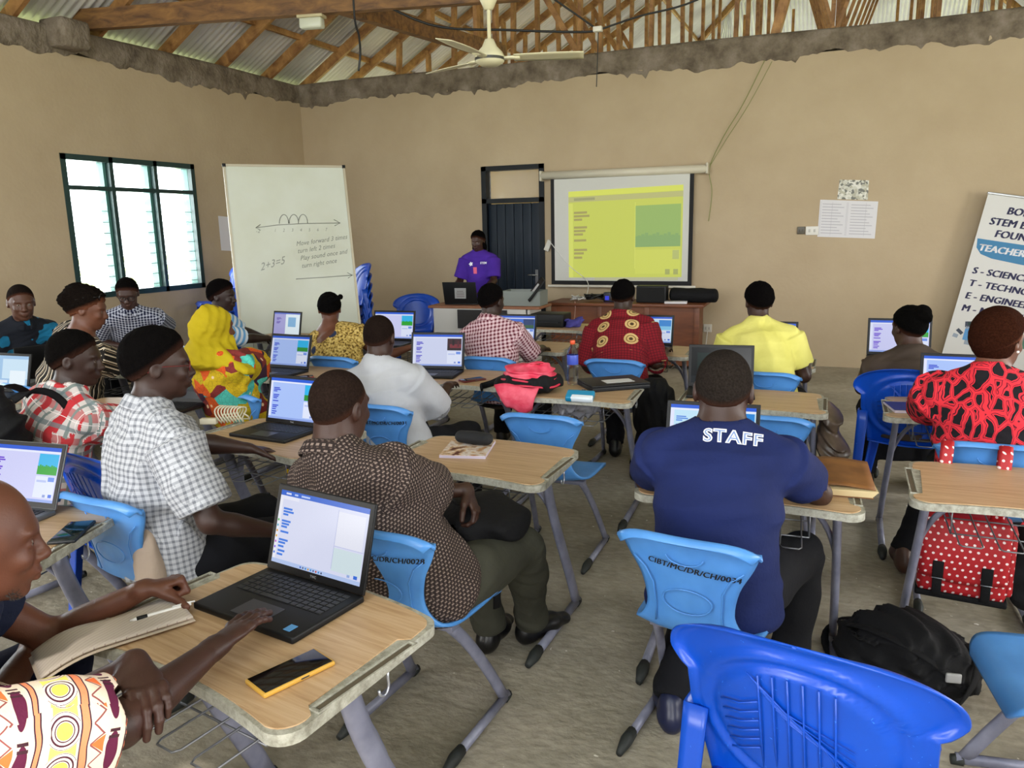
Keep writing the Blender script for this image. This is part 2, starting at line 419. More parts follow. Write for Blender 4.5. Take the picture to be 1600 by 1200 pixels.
def hair_mat(h, skin):
    if (h, skin) not in HAIRS:
        m = M('hair', h, 1.0, 0, Specular_IOR_Level=.04); f = m.noise(m.co(), 150, 3); m.setcol(m.ramp(f, [(.35, shade(h, .5)), (.7, shade(h, 1.0))])); m.bump(f, .004, .8); at = m.n('ShaderNodeAttribute'); at.attribute_name = 'fade'; n2 = m.noise(m.co(), 500, 2); fd = V(m.nt, at.outputs['Fac']); m.setcol(m.mix((fd*1.5-.15+(n2-.5)*.7).mn(1.0).mx(0.0), brighter(skin, 1.3), m.col)); HAIRS[(h, skin)] = m.mat
    return HAIRS[(h, skin)]
def head_prims(C, Hm, s=1.0, face=True, beard=0):
    T = lambda p: C+Hm@(np.array(p)*s)
    E_ = lambda p, r, k=.02, op='u': Ell(T(p), np.array(r)*s, Hm, k, op)
    o = [E_((0, -.012, .03), (.077, .097, .088)), E_((0, .026, -.02), (.064, .066, .08), .04), E_((0, .03, -.072), (.054, .054, .042), .03), E_((0, .07, -.098), (.024, .018, .016), .025)]
    if face:
        o += [E_((0, .08, .022), (.05, .013, .011), .018), E_((.035, .07, -.03), (.022, .02, .018), .02), E_((-.035, .07, -.03), (.022, .02, .018), .02)]
        for q in (-1, 1): o += [E_((q*.031, .096, .0), (.019, .017, .010), .012, 's'), E_((q*.031, .077, -.001), (.0155, .0125, .0105), .004)]
        o += [Loft(T((0, .084, .012)), T((0, .105, -.028)), [.0085*s, .0125*s], k=.012), E_((0, .106, -.031), (.0165, .013, .0115), .008)]
        for q in (-1, 1): o += [E_((q*.0135, .097, -.034), (.0095, .012, .0085), .005)]
        o += [E_((0, .088, -.058), (.03, .014, .018), .015), E_((0, .098, -.0615), (.023, .0095, .0062), .004), E_((0, .096, -.0735), (.020, .0095, .0072), .004)]
    for q in (-1, 1):
        o += [E_((q*.079, -.010, -.008), (.010, .020, .032), .008), E_((q*.090, -.004, -.006), (.008, .010, .018), .006, 's')]
    return o
def skull(C, Hm, g, s=1.0, k=.02):
    T = lambda p: C+Hm@(np.array(p)*s)
    return [Ell(T((0, -.012, .03)), (np.array((.077, .097, .088))*s+g), Hm, k), Ell(T((0, -.005, -.02)), (np.array((.068, .083, .075))*s+g), Hm, .04)]
def person(label, loc, rz, z0=.455, lean=(8, 0), twist=0, head=(0, 0, 0), s=1.0, lh=None, rh=None, lpole=(-.3, -.35, -.9), rpole=(.3, -.35, -.9), local=False,
           knees=None, ankles=None, stand=False, w=1.0, belly=0, sh=.185, skin='#3a2319', shirt=None, sleeve=.62, sl_grow=.018, long_sl=False, collar='crew', hem=None, wr=.005,
           trousers=None, skirt=None, shoes='#0c0c0e', hair='short', hair_col='#0b0908', h=.009, hs=None, hh=None, lhand=None, rhand=None, feet=True, face=True, slouch=.03, neck=1.0, seed=1, shirt_name='shirt', fem=0, open_shoe=False, headpos=None, npos=None, hk=1.0, nz_=.15):
    """a seated (or standing) person facing +y of its own frame; hands are reached by two-bone chains"""
    root = thing('person', label, 'person', (loc[0], loc[1], 0), rz)
    ca, sa = math.cos(R(rz)), math.sin(R(rz))
    def loc3(p):
        if p is None: return None
        if local: return np.array(p, float)
        x, y = p[0]-loc[0], p[1]-loc[1]; return np.array((x*ca+y*sa, -x*sa+y*ca, p[2]))
    hz = (.93*s if stand else z0+.065); H = np.array((0, 0, hz))
    la, ls = R(lean[0]), R(lean[1]); TL = .525*s
    N = H+TL*np.array((math.sin(ls), math.sin(la)*math.cos(ls), math.cos(la)*math.cos(ls)))
    tx = np.array((math.cos(R(twist)), math.sin(R(twist)), 0)); axT = unit(N-H); tx = unit(tx-axT*(tx@axT)*.6); bk = np.cross(axT, tx); bk = -bk if bk[1] > 0 else bk
    if headpos is not None or npos is not None:
        hf = np.array((-math.sin(R(head[0])), math.cos(R(head[0])), 0))
        N = loc3(npos) if npos is not None else loc3(headpos)-hf*.035-np.array((0, .018, (nz_*s)))
        axT = unit(N-H); tx = np.array((math.cos(R(twist)), math.sin(R(twist)), 0)); tx = unit(tx-axT*(tx@axT)*.6); bk = np.cross(axT, tx); bk = -bk if bk[1] > 0 else bk; TL = np.linalg.norm(N-H)
    Mid = (H+N)/2+bk*slouch*1.0
    Hm = rot3(*head); C = N+axT*.03*s+np.array((0, .03, .135*s))+np.array((0, math.sin(la)*.06, -abs(math.sin(la))*.03))
    if headpos is not None: C = loc3(headpos)
    Lsh, Rsh = N-tx*sh*s-axT*.085*s, N+tx*sh*s-axT*.085*s
    arms = []
    for sgn, shd, tgt, pole in ((-1, Lsh, lh, lpole), (1, Rsh, rh, rpole)):
        t = loc3(tgt) if tgt is not None else H+np.array((sgn*.16, .34, .09))
        e, t = ik(shd, t, .285*s, .255*s, pole); arms.append((sgn, shd, e, t))
    legs = []
    for i, sgn in enumerate((-1, 1)):
        hp = H+np.array((sgn*.092*s, 0, -.01))
        if stand: kn, an = hp+np.array((sgn*.01, .01, -.43*s)), np.array((sgn*.11, -.02, .085))
        else:
            kn = loc3(knees[i]) if knees and knees[i] is not None else hp+np.array((sgn*.07, .42*s, .015)); kn = hp+unit(kn-hp)*.425*s
            an = loc3(ankles[i]) if ankles and ankles[i] is not None else np.array((kn[0]+sgn*.01, kn[1]-.02, .085))
        legs.append((sgn, hp, kn, an))
    # --- body
    wb = w; B = []
    B += [Loft(H-axT*.03, Mid, [.165*wb, .152*wb, .148*wb], [.125*wb, .118*wb+belly*.5, .112*wb+belly*.4], side=tx, k=.05, cap=.8),
          Loft(Mid, N-axT*.03, [.150*wb, .168*wb, .150*wb, .075], [.112*wb, .122*wb, .100*wb, .065], side=tx, k=.06, cap=.7, ts=[0, .42, .75, 1])]
    for sgn, shd, e, t in arms:
        B += [Loft(N+axT*.012, shd, [.046*wb, .05*wb], k=.06), Loft(shd, e, [.056*wb, .052*wb, .046*wb, .041], k=.035), Loft(e, t, [.041, .043*wb, .036, .028], [.041, .041*wb, .032, .022], side=tx, k=.02)]
    for sgn, hp, kn, an in legs:
        B += [Loft(hp, kn, [.085*wb, .078*wb, .06*wb, .056], k=.04), Loft(kn, an, [.056, .060*wb, .045, .038], k=.03)]
        fd = unit(np.array((sgn*.25, 1, 0)))
        B += [Loft(an+np.array((0, 0, -.03))-fd*.03, np.array((*(an+fd*.15)[:2], .035)), [.036, .04, .03], [.036, .034, .018], side=(1, 0, 0), k=.03)]
    nk = .057*neck
    B += [Loft(N-axT*.04, C+Hm@np.array((0, -.022, -.055)), [nk*1.15, nk, nk*.98], k=.03)] + head_prims(C, Hm, s*hk, face)
    D = head_prims(C, Hm, s*hk, face)
    hands = []
    for (sgn, shd, e, t), hd in zip(arms, (lhand, rhand)):
        f = unit(t-e); hd = dict(hd or {}); y = np.array(hd.pop('dir')) if 'dir' in hd else f+np.array((0, .15, -.25*(1 if f[2] > -.3 else 0)))
        z = np.array(hd.pop('up', (0, -.1, 1))); 
        if not local and 'wdir' in hd: a = hd.pop('wdir'); y = np.array((a[0]*ca+a[1]*sa, -a[0]*sa+a[1]*ca, a[2]))
        if not local and 'wup' in hd: a = hd.pop('wup'); z = np.array((a[0]*ca+a[1]*sa, -a[0]*sa+a[1]*ca, a[2]))
        hands.append(hand_prims(t, y, z, -sgn, s=s*1.02, **hd))
    sm = skin_mat(skin)
    body = None
    main = B if hh else B+hands[0]+hands[1]
    lo, hi = bounds(main); v, q = surfnet(lambda P: field(P, main), lo, hi, h)
    Vs, Qs, off = [v], [q], len(v)
    if hs:                                       # the head again, finer, over the coarse one
        hp_ = [Loft(N-axT*.02, C+Hm@np.array((0, -.022, -.055)), [nk*1.15, nk, nk*.98], k=.03)]+head_prims(C, Hm, s*hk*1.012, face); lo, hi = bounds(hp_, .01); v, q = surfnet(lambda P: field(P, hp_), lo, hi, hs); Vs.append(v); Qs.append(q+off); off += len(v)
    if hh:
        for hp_, (sgn, shd, e, t) in zip(hands, arms):
            hp2 = [Loft(e+(t-e)*.55, t, [.0375, .028], [.035, .022], side=tx, k=.02)]+hp_
            lo, hi = bounds(hp2, .01); v, q = surfnet(lambda P: field(P, hp2), lo, hi, hh); Vs.append(v); Qs.append(q+off); off += len(v)
    v, q = np.concatenate(Vs), np.concatenate(Qs); mi = np.zeros(len(q), int)
    if face:
        fc = (v[q].mean(1)-C)@Hm/(s*hk)
        for sg in (-1, 1):
            r2 = ((fc-np.array((sg*.031, .09, -.001)))**2*np.array([1, 1, 2.2])).sum(1); fr = fc[:, 1] > .0855
            mi[(r2 < .0095**2) & fr] = 1; mi[(r2 < .0056**2) & fr] = 2
    body = link('body', np_mesh('body', v, q, None, mi), [sm, EYE, IRIS], root)
    # --- clothing
    parts = {'root': root, 'body': body, 'N': N, 'C': C, 'H': H, 'Hm': Hm, 'tx': tx, 'axT': axT, 'arms': arms, 'legs': legs}
    hcl = hs or h
    if shirt is not None:
        g = .016; P_ = [Loft(H-axT*.05, Mid, [.186*wb, .168*wb, .158*wb], [.148*wb, .134*wb+belly*.5, .12*wb+belly*.4], side=tx, k=.05, cap=.6, grow=g),
              Loft(Mid, N-axT*.035, [.158*wb, .174*wb, .156*wb, .075], [.12*wb, .125*wb, .103*wb, .062], side=tx, k=.06, cap=.5, ts=[0, .42, .75, 1], grow=g*.8)]
        if fem: P_ += [Ell(Mid+axT*.10*s-bk*.10+tx*q_*.075, (.065, .055, .06), None, .05) for q_ in (-1, 1)]
        sl = []; post = [folds(seed, wr)]; cut = []
        for sgn, shd, e, t in arms:
            P_ += [Loft(N+axT*.006, shd, [.046*wb, .053*wb], k=.06, grow=g*.8)]
            if long_sl:
                a_ = Loft(shd, e, [.058*wb, .055*wb, .05*wb, .047], k=.04, grow=sl_grow); b_ = Loft(e, e+(t-e)*.93, [.046, .047*wb, .04, .035], k=.03, grow=sl_grow*.8, cap=.15); P_ += [a_, b_]; sl += [a_, b_]
            elif sleeve > 0:
                k1 = min(sleeve, 1.0); en = shd+(e-shd)*k1
                a_ = Loft(shd, en, [.060*wb, .058*wb, .057*wb], k=.04, grow=sl_grow, cap=.12); P_.append(a_); sl.append(a_)
                if sleeve > 1: b_ = Loft(e, e+(t-e)*(sleeve-1), [.05*wb, .048], k=.03, grow=sl_grow, cap=.12); P_.append(b_); sl.append(b_); en = e+(t-e)*(sleeve-1)
                ed = unit(e-shd) if sleeve <= 1 else unit(t-e)
                cut.append(Loft(en-ed*.012, en+ed*.06, [.053*wb, .058*wb], k=.004, op='s', grow=sl_grow*.45, cap=.2))
        nd = unit(C-N)
        if collar in ('shirt', 'polo'):
            P_.append(Loft(N-axT*.02, N+nd*.038, [nk+.024, nk+.013], k=.02, cap=.15))
            crd = unit(np.cross(nd, tx)); crd = crd if crd[1] > 0 else -crd; pf = [(.012, -.012), (.008, .034), (.0115, .042), (.018, .038), (.030, .002), (.027, -.004)]
            def band(u, v):
                i = min(int(v*5), 4); f_ = v*5-i; ro = pf[i][0]+(pf[i+1][0]-pf[i][0])*f_; hh_ = pf[i][1]+(pf[i+1][1]-pf[i][1])*f_; a_ = math.pi*(2*u-1)*.93
                return Vector(N+nd*(hh_-.016*(1+math.cos(a_+math.pi))*.5)-crd*(math.cos(a_)*(nk+ro+.004))+tx*(math.sin(a_)*(nk+ro)))
            cm_ = MB(); cm_.grid(band, 40, 15, thick=.003, uvscale=(.40, .09)); cm_.build('collar', [shirt], root)
        elif collar == 'crew': P_.append(Loft(N-axT*.03, N+nd*.014, [nk+.024, nk+.011], k=.03, cap=.2))
        P_ += cut + [Loft(N+nd*.03 if collar in ('shirt', 'polo') else N+nd*.004, N+nd*.12, [nk*1.02, nk*1.12], k=.004, op='s', grow=.005, cap=.1)]
        if collar == 'wide': P_ += [Ell(N+bk*.11-axT*.05, (.085, .085, .13), None, .02, 's'), Ell(N+axT*.03, (.12, .11, .06), None, .02, 's')]
        post.append(above((0, 0, hem if hem is not None else z0+.012), (0, 0, 1)))
        bones = [(Loft(H, N, [.17*wb]*2, [.12*wb]*2, side=tx), .165*wb)]+[(x, .062) for x in sl]
        parts['shirt'] = blob(shirt_name, P_, hcl, [shirt], root, post, bones)
    if trousers is not None or skirt is not None:
        T_ = [Loft(H-axT*.05+np.array((0, -.01, 0)), H+axT*.09, [.168*wb, .15*wb], [.122*wb, .11*wb], side=tx, k=.05, cap=.5, grow=.006)]; bn = []
        for sgn, hp, kn, an in legs:
            a_ = Loft(hp, kn, [.092*wb, .085*wb, .07*wb, .064], k=.04, grow=.01); b_ = Loft(kn, an+(kn-an)*.03, [.064, .066*wb, .058, .056], k=.04, grow=.008, cap=.15); T_ += [a_, b_]; bn += [(a_, .08), (b_, .065)]
        if skirt is not None:
            km = (legs[0][2]+legs[1][2])/2; T_.append(Loft(H, km, [.16, .15], [.09, .07], side=(1, 0, 0), k=.06)); T_.append(Loft(km, (legs[0][3]+legs[1][3])/2+np.array((0, 0, .12)), [.14, .13], [.07, .075], side=(1, 0, 0), k=.06, cap=.2))
        T_.append(Ell((legs[0][3]+legs[1][3])/2+np.array((0, 0, -.6)), (.01, .01, .01)))
        T_ = T_[:-1]
        parts['trousers'] = blob('skirt' if skirt is not None else 'trousers', T_, max(h, .009), [skirt or trousers], root, [folds(seed+5, .006), above((0, 0, z0-.0 if False else .07), (0, 0, 1))], bn)
    if feet:
        smt = shoes if not isinstance(shoes, str) else simple('shoe_leather', shoes, .38)
        for sgn, hp, kn, an in legs:
            fd = unit(np.array((sgn*.25, 1, 0))); a0 = np.array((an[0], an[1], .055))
            blob('shoe', [Loft(a0-fd*.045, a0+fd*.10, [.040, .043, .046], [.05, .045, .038], side=(1, 0, 0), k=.02), Loft(a0+fd*.08, np.array((*(a0+fd*.185)[:2], .04)), [.045, .036], [.036, .026], side=(1, 0, 0), k=.03), Loft(a0-fd*.02, a0-fd*.02+np.array((0, 0, .05)), [.046, .043], k=.02)], .008, [smt], root, [above((0, 0, .004), (0, 0, 1))])
    # --- hair
    hm = hair_mat(hair_col, skin); hT = lambda p: C+Hm@(np.array(p)*s*hk); sk = s*hk
    def cap(g, y0, zf, zb, extra=(), nm='hair', hres=.006, noise=.002):
        pr = skull(C, Hm, g, sk)+list(extra)
        nv = unit(Hm@np.array((0, -(zf-zb)/.19, 1))); post = [folds(seed+9, noise*1.3, 5)] if noise else []
        nx = len(extra)
        base = skull(C, Hm, 0, sk)
        def fn(P, d):
            q = (P-C)@Hm/sk
            e = np.minimum((P-hT((0, .09, zf)))@nv, np.maximum(.046+.9*np.maximum(q[:, 2]-.03, 0)-q[:, 1], q[:, 2]-.062)*sk)
            t = np.clip(e/.04, 0, 1); fn.e = t; d0 = np.maximum(field(P, base)-(.0028+(g-.0028)*t*t*(3-2*t)), -e)
            if nx:
                d1 = field(P, list(extra)); h_ = np.maximum(.015-np.abs(d0-d1), 0)/.015; d0 = np.minimum(d0, d1)-h_*h_*.00375
            return d0
        o = blob(nm, pr, hres, [hm], root, [fn]+post); v = np.empty(len(o.data.vertices)*3); o.data.vertices.foreach_get('co', v); v = v.reshape(-1, 3); fn(v, np.zeros(len(v)))
        fd = fn.e.copy()
        if nx: fd[field(v, list(extra)) < .004] = 1
        o.data.attributes.new('fade', 'FLOAT', 'POINT').data.foreach_set('value', fd.astype(np.float32)); return o
    if hair == 'short': parts['hair'] = cap(.011, 0, .072, -.070)
    elif hair == 'flat': parts['hair'] = cap(.017, 0, .072, -.068, [Ell(hT((0, -.008, .075)), np.array((.066, .086, .052))*sk, Hm, .02)])
    elif hair == 'stubble': parts['hair'] = cap(.004, 0, .066, -.066, noise=0)
    elif hair == 'bun': parts['hair'] = cap(.012, 0, .06, -.075, [Ell(hT((.015, -.10, .075)), np.array((.052, .048, .05))*sk, Hm, .015), Ell(hT((.03, -.12, .05)), np.array((.03, .03, .03))*sk, Hm, .01)])
    elif hair == 'tail': parts['hair'] = cap(.012, 0, .055, -.075, [Ell(hT((.03, -.105, .05)), np.array((.03, .035, .03))*sk, Hm, .01), Loft(hT((.05, -.12, .05)), hT((.10, -.145, .075)), [.016, .012, .02], k=.01)])
    elif hair == 'bob': parts['hair'] = cap(.020, 0, .085, -.085, [Ell(hT((0, -.03, -.0)), np.array((.086, .085, .10))*sk, Hm, .02)], noise=.001)
    elif hair == 'braids':
        ex = [Loft(hT((q_*.06, -.05+.012*i, .03)), hT((q_*(.085+.004*(i % 2)), -.045+.015*i, -.10-.01*(i % 3))), [.012, .011, .008], k=.006) for q_ in (-1, 1) for i in range(5)]
        parts['hair'] = cap(.014, 0, .06, -.06, ex)
    elif hair == 'puff': parts['hair'] = cap(.02, 0, .06, -.07, [Ell(hT((0, -.06, .08)), np.array((.08, .075, .06))*sk, Hm, .02), Ell(hT((.02, -.11, .03)), np.array((.06, .05, .05))*sk, Hm, .02)], noise=.005)
    return parts
def on_shirt(P, name='shirt'):
    """a caster that drops points on a garment, in the person's own frame"""
    from mathutils.bvhtree import BVHTree
    me = P[name].data; return BVHTree.FromPolygons([v.co for v in me.vertices], [p.vertices for p in me.polygons])
# ------------------------------------------------------------------ the room
XL, XR, YF, YB, ZW = -7.47, 4.5, 9.887, -2.5, 3.80
def wall_paint(name, c, c2):
    m = M(name, c, .85); f = m.noise(m.co(), 1.3, 5, .6); m.setcol(m.ramp(f, [(.3, tuple(m.base)), (.75, c2)]))
    g = m.noise(m.co(), 26, 4); return m.bump(g, .006, .35).mat
PAINT = wall_paint('wall_paint', '#ad9a7d', '#b7a588')
cm = M('raw_concrete', '#6e6253', .95); f_ = cm.noise(cm.co(), 5, 6, .65); cm.setcol(cm.ramp(f_, [(.25, '#463c31'), (.5, '#766a5a'), (.75, '#93877a')]))
cm.bump(cm.noise(cm.co(), 22, 5), .03, .8); CONC = cm.mat
fm = M('dusty_floor', '#9a8c78', .9)
f1 = fm.noise(fm.co(), 1.1, 8, .62); f2 = fm.noise(fm.co(), 14, 5, .6); f3 = fm.noise(fm.co(scale=(1, 2, 1)), 18, 6)
fm.setcol(fm.mix(f2.m('MULTIPLY', .55), fm.ramp(f1, [(.30, '#736b60'), (.5, '#96907f'), (.68, '#b2a999')]), fm.ramp(f3, [(.35, '#7a6f5c'), (.7, '#c2b7a3')])))
ch = fm.noise(fm.co(), 30, 2); fm.over(ch.gt(.735), '#d8d2c6')
fm.bump(f2*.5+fm.noise(fm.co(scale=(1, 1.5, 1)), 22, 5)*.35+fm.noise(fm.co(), 5, 4), .022, .6); FLOOR = fm.mat
WOOD_D = None
def wood(name, c1, c2, scale=(1, 12, 12), s=4, rough=.6, k=.6):
    m = M(name, c1, rough); n = m.noise(m.co(scale=scale), s, 5, .6, .6); m.setcol(m.ramp(n, [(.3, c1), (.7, c2)])); m.bump(n, .002, .4); return m.mat
ROOFWOOD = wood('roof_timber', '#6d4524', '#b98a52', (2, 2, 2), 3)
TIEWOOD = wood('old_beam_timber', '#4a2f1a', '#8a6233', (.8, 5, 5), 3)
DARKPAINT = simple('dark_teal_paint', '#0b1015', .45, Specular_IOR_Level=.25); TEAL = simple('green_window_paint', '#1f3a38', .45)
struct('floor', MB().box(((XL+XR)/2, (YF+YB)/2, -.06), (XR-XL+.6, YF-YB+.6, .12)), FLOOR)
struct('floor_beyond_bounce', MB().box((-.25, 18, -.06), (15, 16, .12)), simple('pale_bounce_slab', '#d0ccce', .9))  # unseen slab, added and kept pale to bounce light up at the roof
gm = M('grass_ground', '#7f9a35', .95); f_ = gm.noise(gm.co(), .6, 6); gm.setcol(gm.ramp(f_, [(.3, '#94a45c'), (.6, '#b4bf7c'), (.8, '#c9c49c')]))
mb = MB(); mb.add([(-60, -40, -.13), (60, -40, -.13), (60, 70, -.13), (-60, 70, -.13)], [(0, 1, 2, 3)])
struct('ground', mb, gm.mat)
def wall(name, axis, pos, thick, a0, a1, z1, holes, mats=PAINT):
    """a wall along one axis with rectangular openings (a0, a1, z0, z1)"""
    mb = MB(); xs = sorted({a0, a1, *[h[0] for h in holes], *[h[1] for h in holes]}); zs = sorted({0, z1, *[h[2] for h in holes], *[h[3] for h in holes]})
    for i in range(len(xs)-1):
        for j in range(len(zs)-1):
            cx, cz = (xs[i]+xs[i+1])/2, (zs[j]+zs[j+1])/2
            if any(h[0] < cx < h[1] and h[2] < cz < h[3] for h in holes): continue
            c, d = (cx, pos, cz), (xs[i+1]-xs[i], thick, zs[j+1]-zs[j])
            if axis == 'y': c, d = (pos, cx, cz), (thick, xs[i+1]-xs[i], zs[j+1]-zs[j])
            mb.box(c, d)
    return struct(name, mb, mats)
WZ = (1.04, 2.55)
DOOR = (-4.575, -3.673, 0, 2.515)
wall('wall_front', 'x', YF+.1, .2, XL-.2, XR+.2, 3.55, [DOOR])
wall('wall_left', 'y', XL-.1, .2, YB-.2, YF, 3.55, [(5.86, 7.68, *WZ), (1.7, 3.5, *WZ)])
wall('wall_right', 'y', XR+.1, .2, YB-.2, YF, 3.55, [(-.2, 1.4, .9, 2.6), (2.6, 4.2, .9, 2.6), (5.6, 7.2, .9, 2.6)])
wall('wall_back', 'x', YB-.1, .2, XL, XR, 3.55, [(-6.4, -4.4, 1, 2.6), (-3.2, -1.2, 1, 2.6), (.4, 2.4, 1, 2.6)])
wall('wall_beyond', 'x', 12.2, .15, -7, -1.5, 3.2, [], wall_paint('lit_tinted_paint', '#d8b67c', '#dcc08c'))  # warm light of the next room put into the paint colour
# ring beam: bare concrete with a ragged plaster edge hanging below it
def ring(name, p0, p1, inward, seed):
    rs = random.Random(seed); mb = MB(); p0, p1 = Vector(p0), Vector(p1); L = (p1-p0).length; d = (p1-p0)/L; n = int(L/.045); inn = Vector(inward)
    ph = [rs.uniform(0, 6) for _ in range(6)]
    lo = [.285 + .030*math.sin(i*.045*2.1+ph[0])+.018*math.sin(i*.045*7+ph[1])+.014*math.sin(i*.045*19+ph[2])+rs.uniform(-.012, .012)+(.05 if rs.random() < .04 else 0) for i in range(n+1)]
    bul = [.018+.010*math.sin(i*.045*5+ph[3])+.008*math.sin(i*.045*17+ph[4])+rs.uniform(-.004, .004) for i in range(n+1)]
    vs, fs = [], []
    for i in range(n+1):
        p = p0+d*(L*i/n); top = ZW+.012*math.sin(i*.045*1.3+ph[5])
        for o, z in ((.003, ZW-lo[i]), (.008, ZW-lo[i]+.004), (bul[i], ZW-lo[i]+.05), (bul[i]*.9+.004, ZW-.14), (bul[i]*.8, ZW-.03), (.0, top), (-.22, top), (-.22, 3.4)):
            vs.append(p+inn*o+Vector((0, 0, z)))
    for i in range(n):
        for j in range(7): fs.append((i*8+j, (i+1)*8+j, (i+1)*8+j+1, i*8+j+1))
    mb.add(vs, fs); o = struct(name, mb, CONC)
    return o
ring('trim_1', (XL-.2, YF, 0), (XR+.2, YF, 0), (0, -1, 0), 3)
ring('trim_2', (XL, YF, 0), (XL, YB, 0), (1, 0, 0), 5)
mb = MB().box((-7.40, 6.05, ZW-.09), (.34, .34, .28), bev=.05); struct('trim_3', mb, CONC)

# left window: painted steel frame, louvre glass
GLASS = M('louvre_glass', '#e9f5f2', .05, 0, Transmission_Weight=1.0, IOR=1.02, Alpha=.35).mat
def window(name, y0, y1):
    z0, z1 = WZ; mb = MB(); x = XL-.10
    for y in (y0+.03, y1-.03): mb.box((x+.04, y, (z0+z1)/2), (.14, .06, z1-z0))
    for z in (z0+.03, z1-.03): mb.box((x+.04, (y0+y1)/2, z), (.14, y1-y0, .06))
    for k in (1, 2): mb.box((x+.04, y0+(y1-y0)*k/3, (z0+z1)/2), (.14, .05, z1-z0))
    zt = z1-.34; mb.box((x+.06, (y0+y1)/2, zt), (.09, y1-y0, .045))
    o = struct(name, mb, TEAL)
    pb = MB()
    for k in range(3):
        a, b = y0+(y1-y0)*k/3+.05, y0+(y1-y0)*(k+1)/3-.05
        pb.box((x-.01, (a+b)/2, (zt+z1)/2), (.005, b-a, z1-zt-.08))
        for j in range(9):
            zc = z0+.10+j*(zt-z0-.1)/9; pb.box((x-.01, (a+b)/2, zc), (.005, b-a, .128), rot=(0, R(62), 0))
    q = pb.build('louvre_pane', GLASS, o)
    lb = MB()
    for k in range(3):                           # aluminium louvre carriers and the edges of the blades
        a, b = y0+(y1-y0)*k/3+.04, y0+(y1-y0)*(k+1)/3-.04
        for j in range(8):
            zc = z0+.06+j*(zt-z0-.1)/9; lb.box((x+.045, (a+b)/2, zc+.04), (.008, b-a, .007))
    lb.build('louvre_edge', simple('louvre_edge_grey', '#8d9c98', .4), o)
    jb = MB()
    for k in range(3): jb.box((x+.0, y0+(y1-y0)*(k+1)/3-.045, (z0+z1)/2), (.10, .035, z1-z0-.1))
    jb.build('louvre_carrier', simple('louvre_carrier_green', '#4f7f76', .4), o)
    return o
window('window_1', 5.86, 7.68); window('window_2', 1.7, 3.5)
# door with a fanlight
fr = MB()
for x in (DOOR[0]+.035, DOOR[1]-.035): fr.box((x, YF+.06, 1.2575), (.07, .16, 2.515))
for z in (2.515-.03, 2.06): fr.box(((DOOR[0]+DOOR[1])/2, YF+.06, z), (.902, .16, .06))
do = struct('door_1', fr, DARKPAINT)
lf = MB()
for k in range(6): lf.box((DOOR[0]+.07+.063+k*.1265, YF+.05, 1.02), (.118, .04, 2.0), bev=.006)
lf.box(((DOOR[0]+DOOR[1])/2, YF+.065, 1.02), (.76, .03, 2.0)); lf.build('door_leaf', simple('dark_blue_door_paint', '#0f1b27', .45, Specular_IOR_Level=.25), do)
hb = MB(); hb.box((DOOR[1]-.13, YF+.02, 1.04), (.04, .012, .2)); hb.tube([(DOOR[1]-.13, YF+.02, 1.07), (DOOR[1]-.13, YF-.03, 1.07), (DOOR[1]-.24, YF-.03, 1.075)], .009); hb.build('door_handle', simple('worn_steel', '#9a9a98', .3, .9), do)
MB().box(((DOOR[0]+DOOR[1])/2, YF+.1, 2.28), (.77, .006, .38)).build('fanlight_pane', M('pane', '#ffffff', .04, 0, Alpha=.12).mat, do)

# roof: iron sheets on purlins, rafters and trusses; the building runs on beyond the front wall
SL, XRG, YE, Z0R = .60, -.25, 25.0, 4.02
zr = lambda x: Z0R + SL*(x-XL)
ir = M('roof_sheet_iron', '#d2cdcb', .36, .35); f_ = ir.noise(ir.co(), 1.2, 4); ir.setcol(ir.ramp(f_, [(.3, '#bdb7b4'), (.6, '#dcd8d4'), (.8, '#cdbfb6')])); IRON = ir.mat
def sheet(name, fn, width, n_wave, n_len):
    """corrugations run along the second parameter"""
    mb = MB(); n = n_wave*6
    mb.grid(fn, n, n_len); return struct(name, mb, IRON)
AMP = .021
XO = XL-.75
def left_slope(u, v):
    y = -3.5+u*(YE+.6+3.5); x = XO+v*(XRG-XO); y1 = YE-(x-XL); y = min(y, y1)
    return (x, y, zr(x)+AMP*math.sin(u*(YE+4.1)/.09*2*math.pi))
sheet('ceiling', left_slope, 0, 300, 6)
def right_slope(u, v):
    y = -3.5+u*(YE+.6+3.5); x = XRG+v*(-XO+2*XRG-XRG+.0); xm = 2*XRG-x; y = min(y, YE-(xm-XL))
    return (x, y, zr(xm)+AMP*math.sin(u*(YE+4.1)/.09*2*math.pi))
sheet('roof_right', right_slope, 0, 300, 4)
def hip(u, v):
    y = YE+.6-v*(XRG-XL+.6); w = YE-y; x0, x1 = XL+w, 2*XRG-XL-w; x = XL-.6+u*(2*XRG-2*XL+1.2); x = min(max(x, x0), x1)
    return (x, y, Z0R+SL*w+AMP*math.sin(u*(2*XRG-2*XL+1.2)/.09*2*math.pi))
sheet('roof_hip', hip, 0, 170, 6)
def beam(mb, a, b, w, h, mi=0):
    a, b = Vector(a), Vector(b); d = b-a; L = d.length; x = d.normalized(); up_ = Vector((0, 0, 1)) if abs(x.z) < .95 else Vector((0, 1, 0)); y = up_.cross(x).normalized(); z = x.cross(y)
    mt = Matrix((( x.x, y.x, z.x, (a.x+b.x)/2), (x.y, y.y, z.y, (a.y+b.y)/2), (x.z, y.z, z.z, (a.z+b.z)/2), (0, 0, 0, 1))); mb.box((0, 0, 0), (L, w, h), mi, mat=mt); return mb
def timber(name, a, b, w, h, mats=None, parent=None):
    o = beam(MB(), a, b, w, h).build(name, mats or ROOFWOOD, parent)
    if parent is None: o['kind'] = 'structure'
    return o
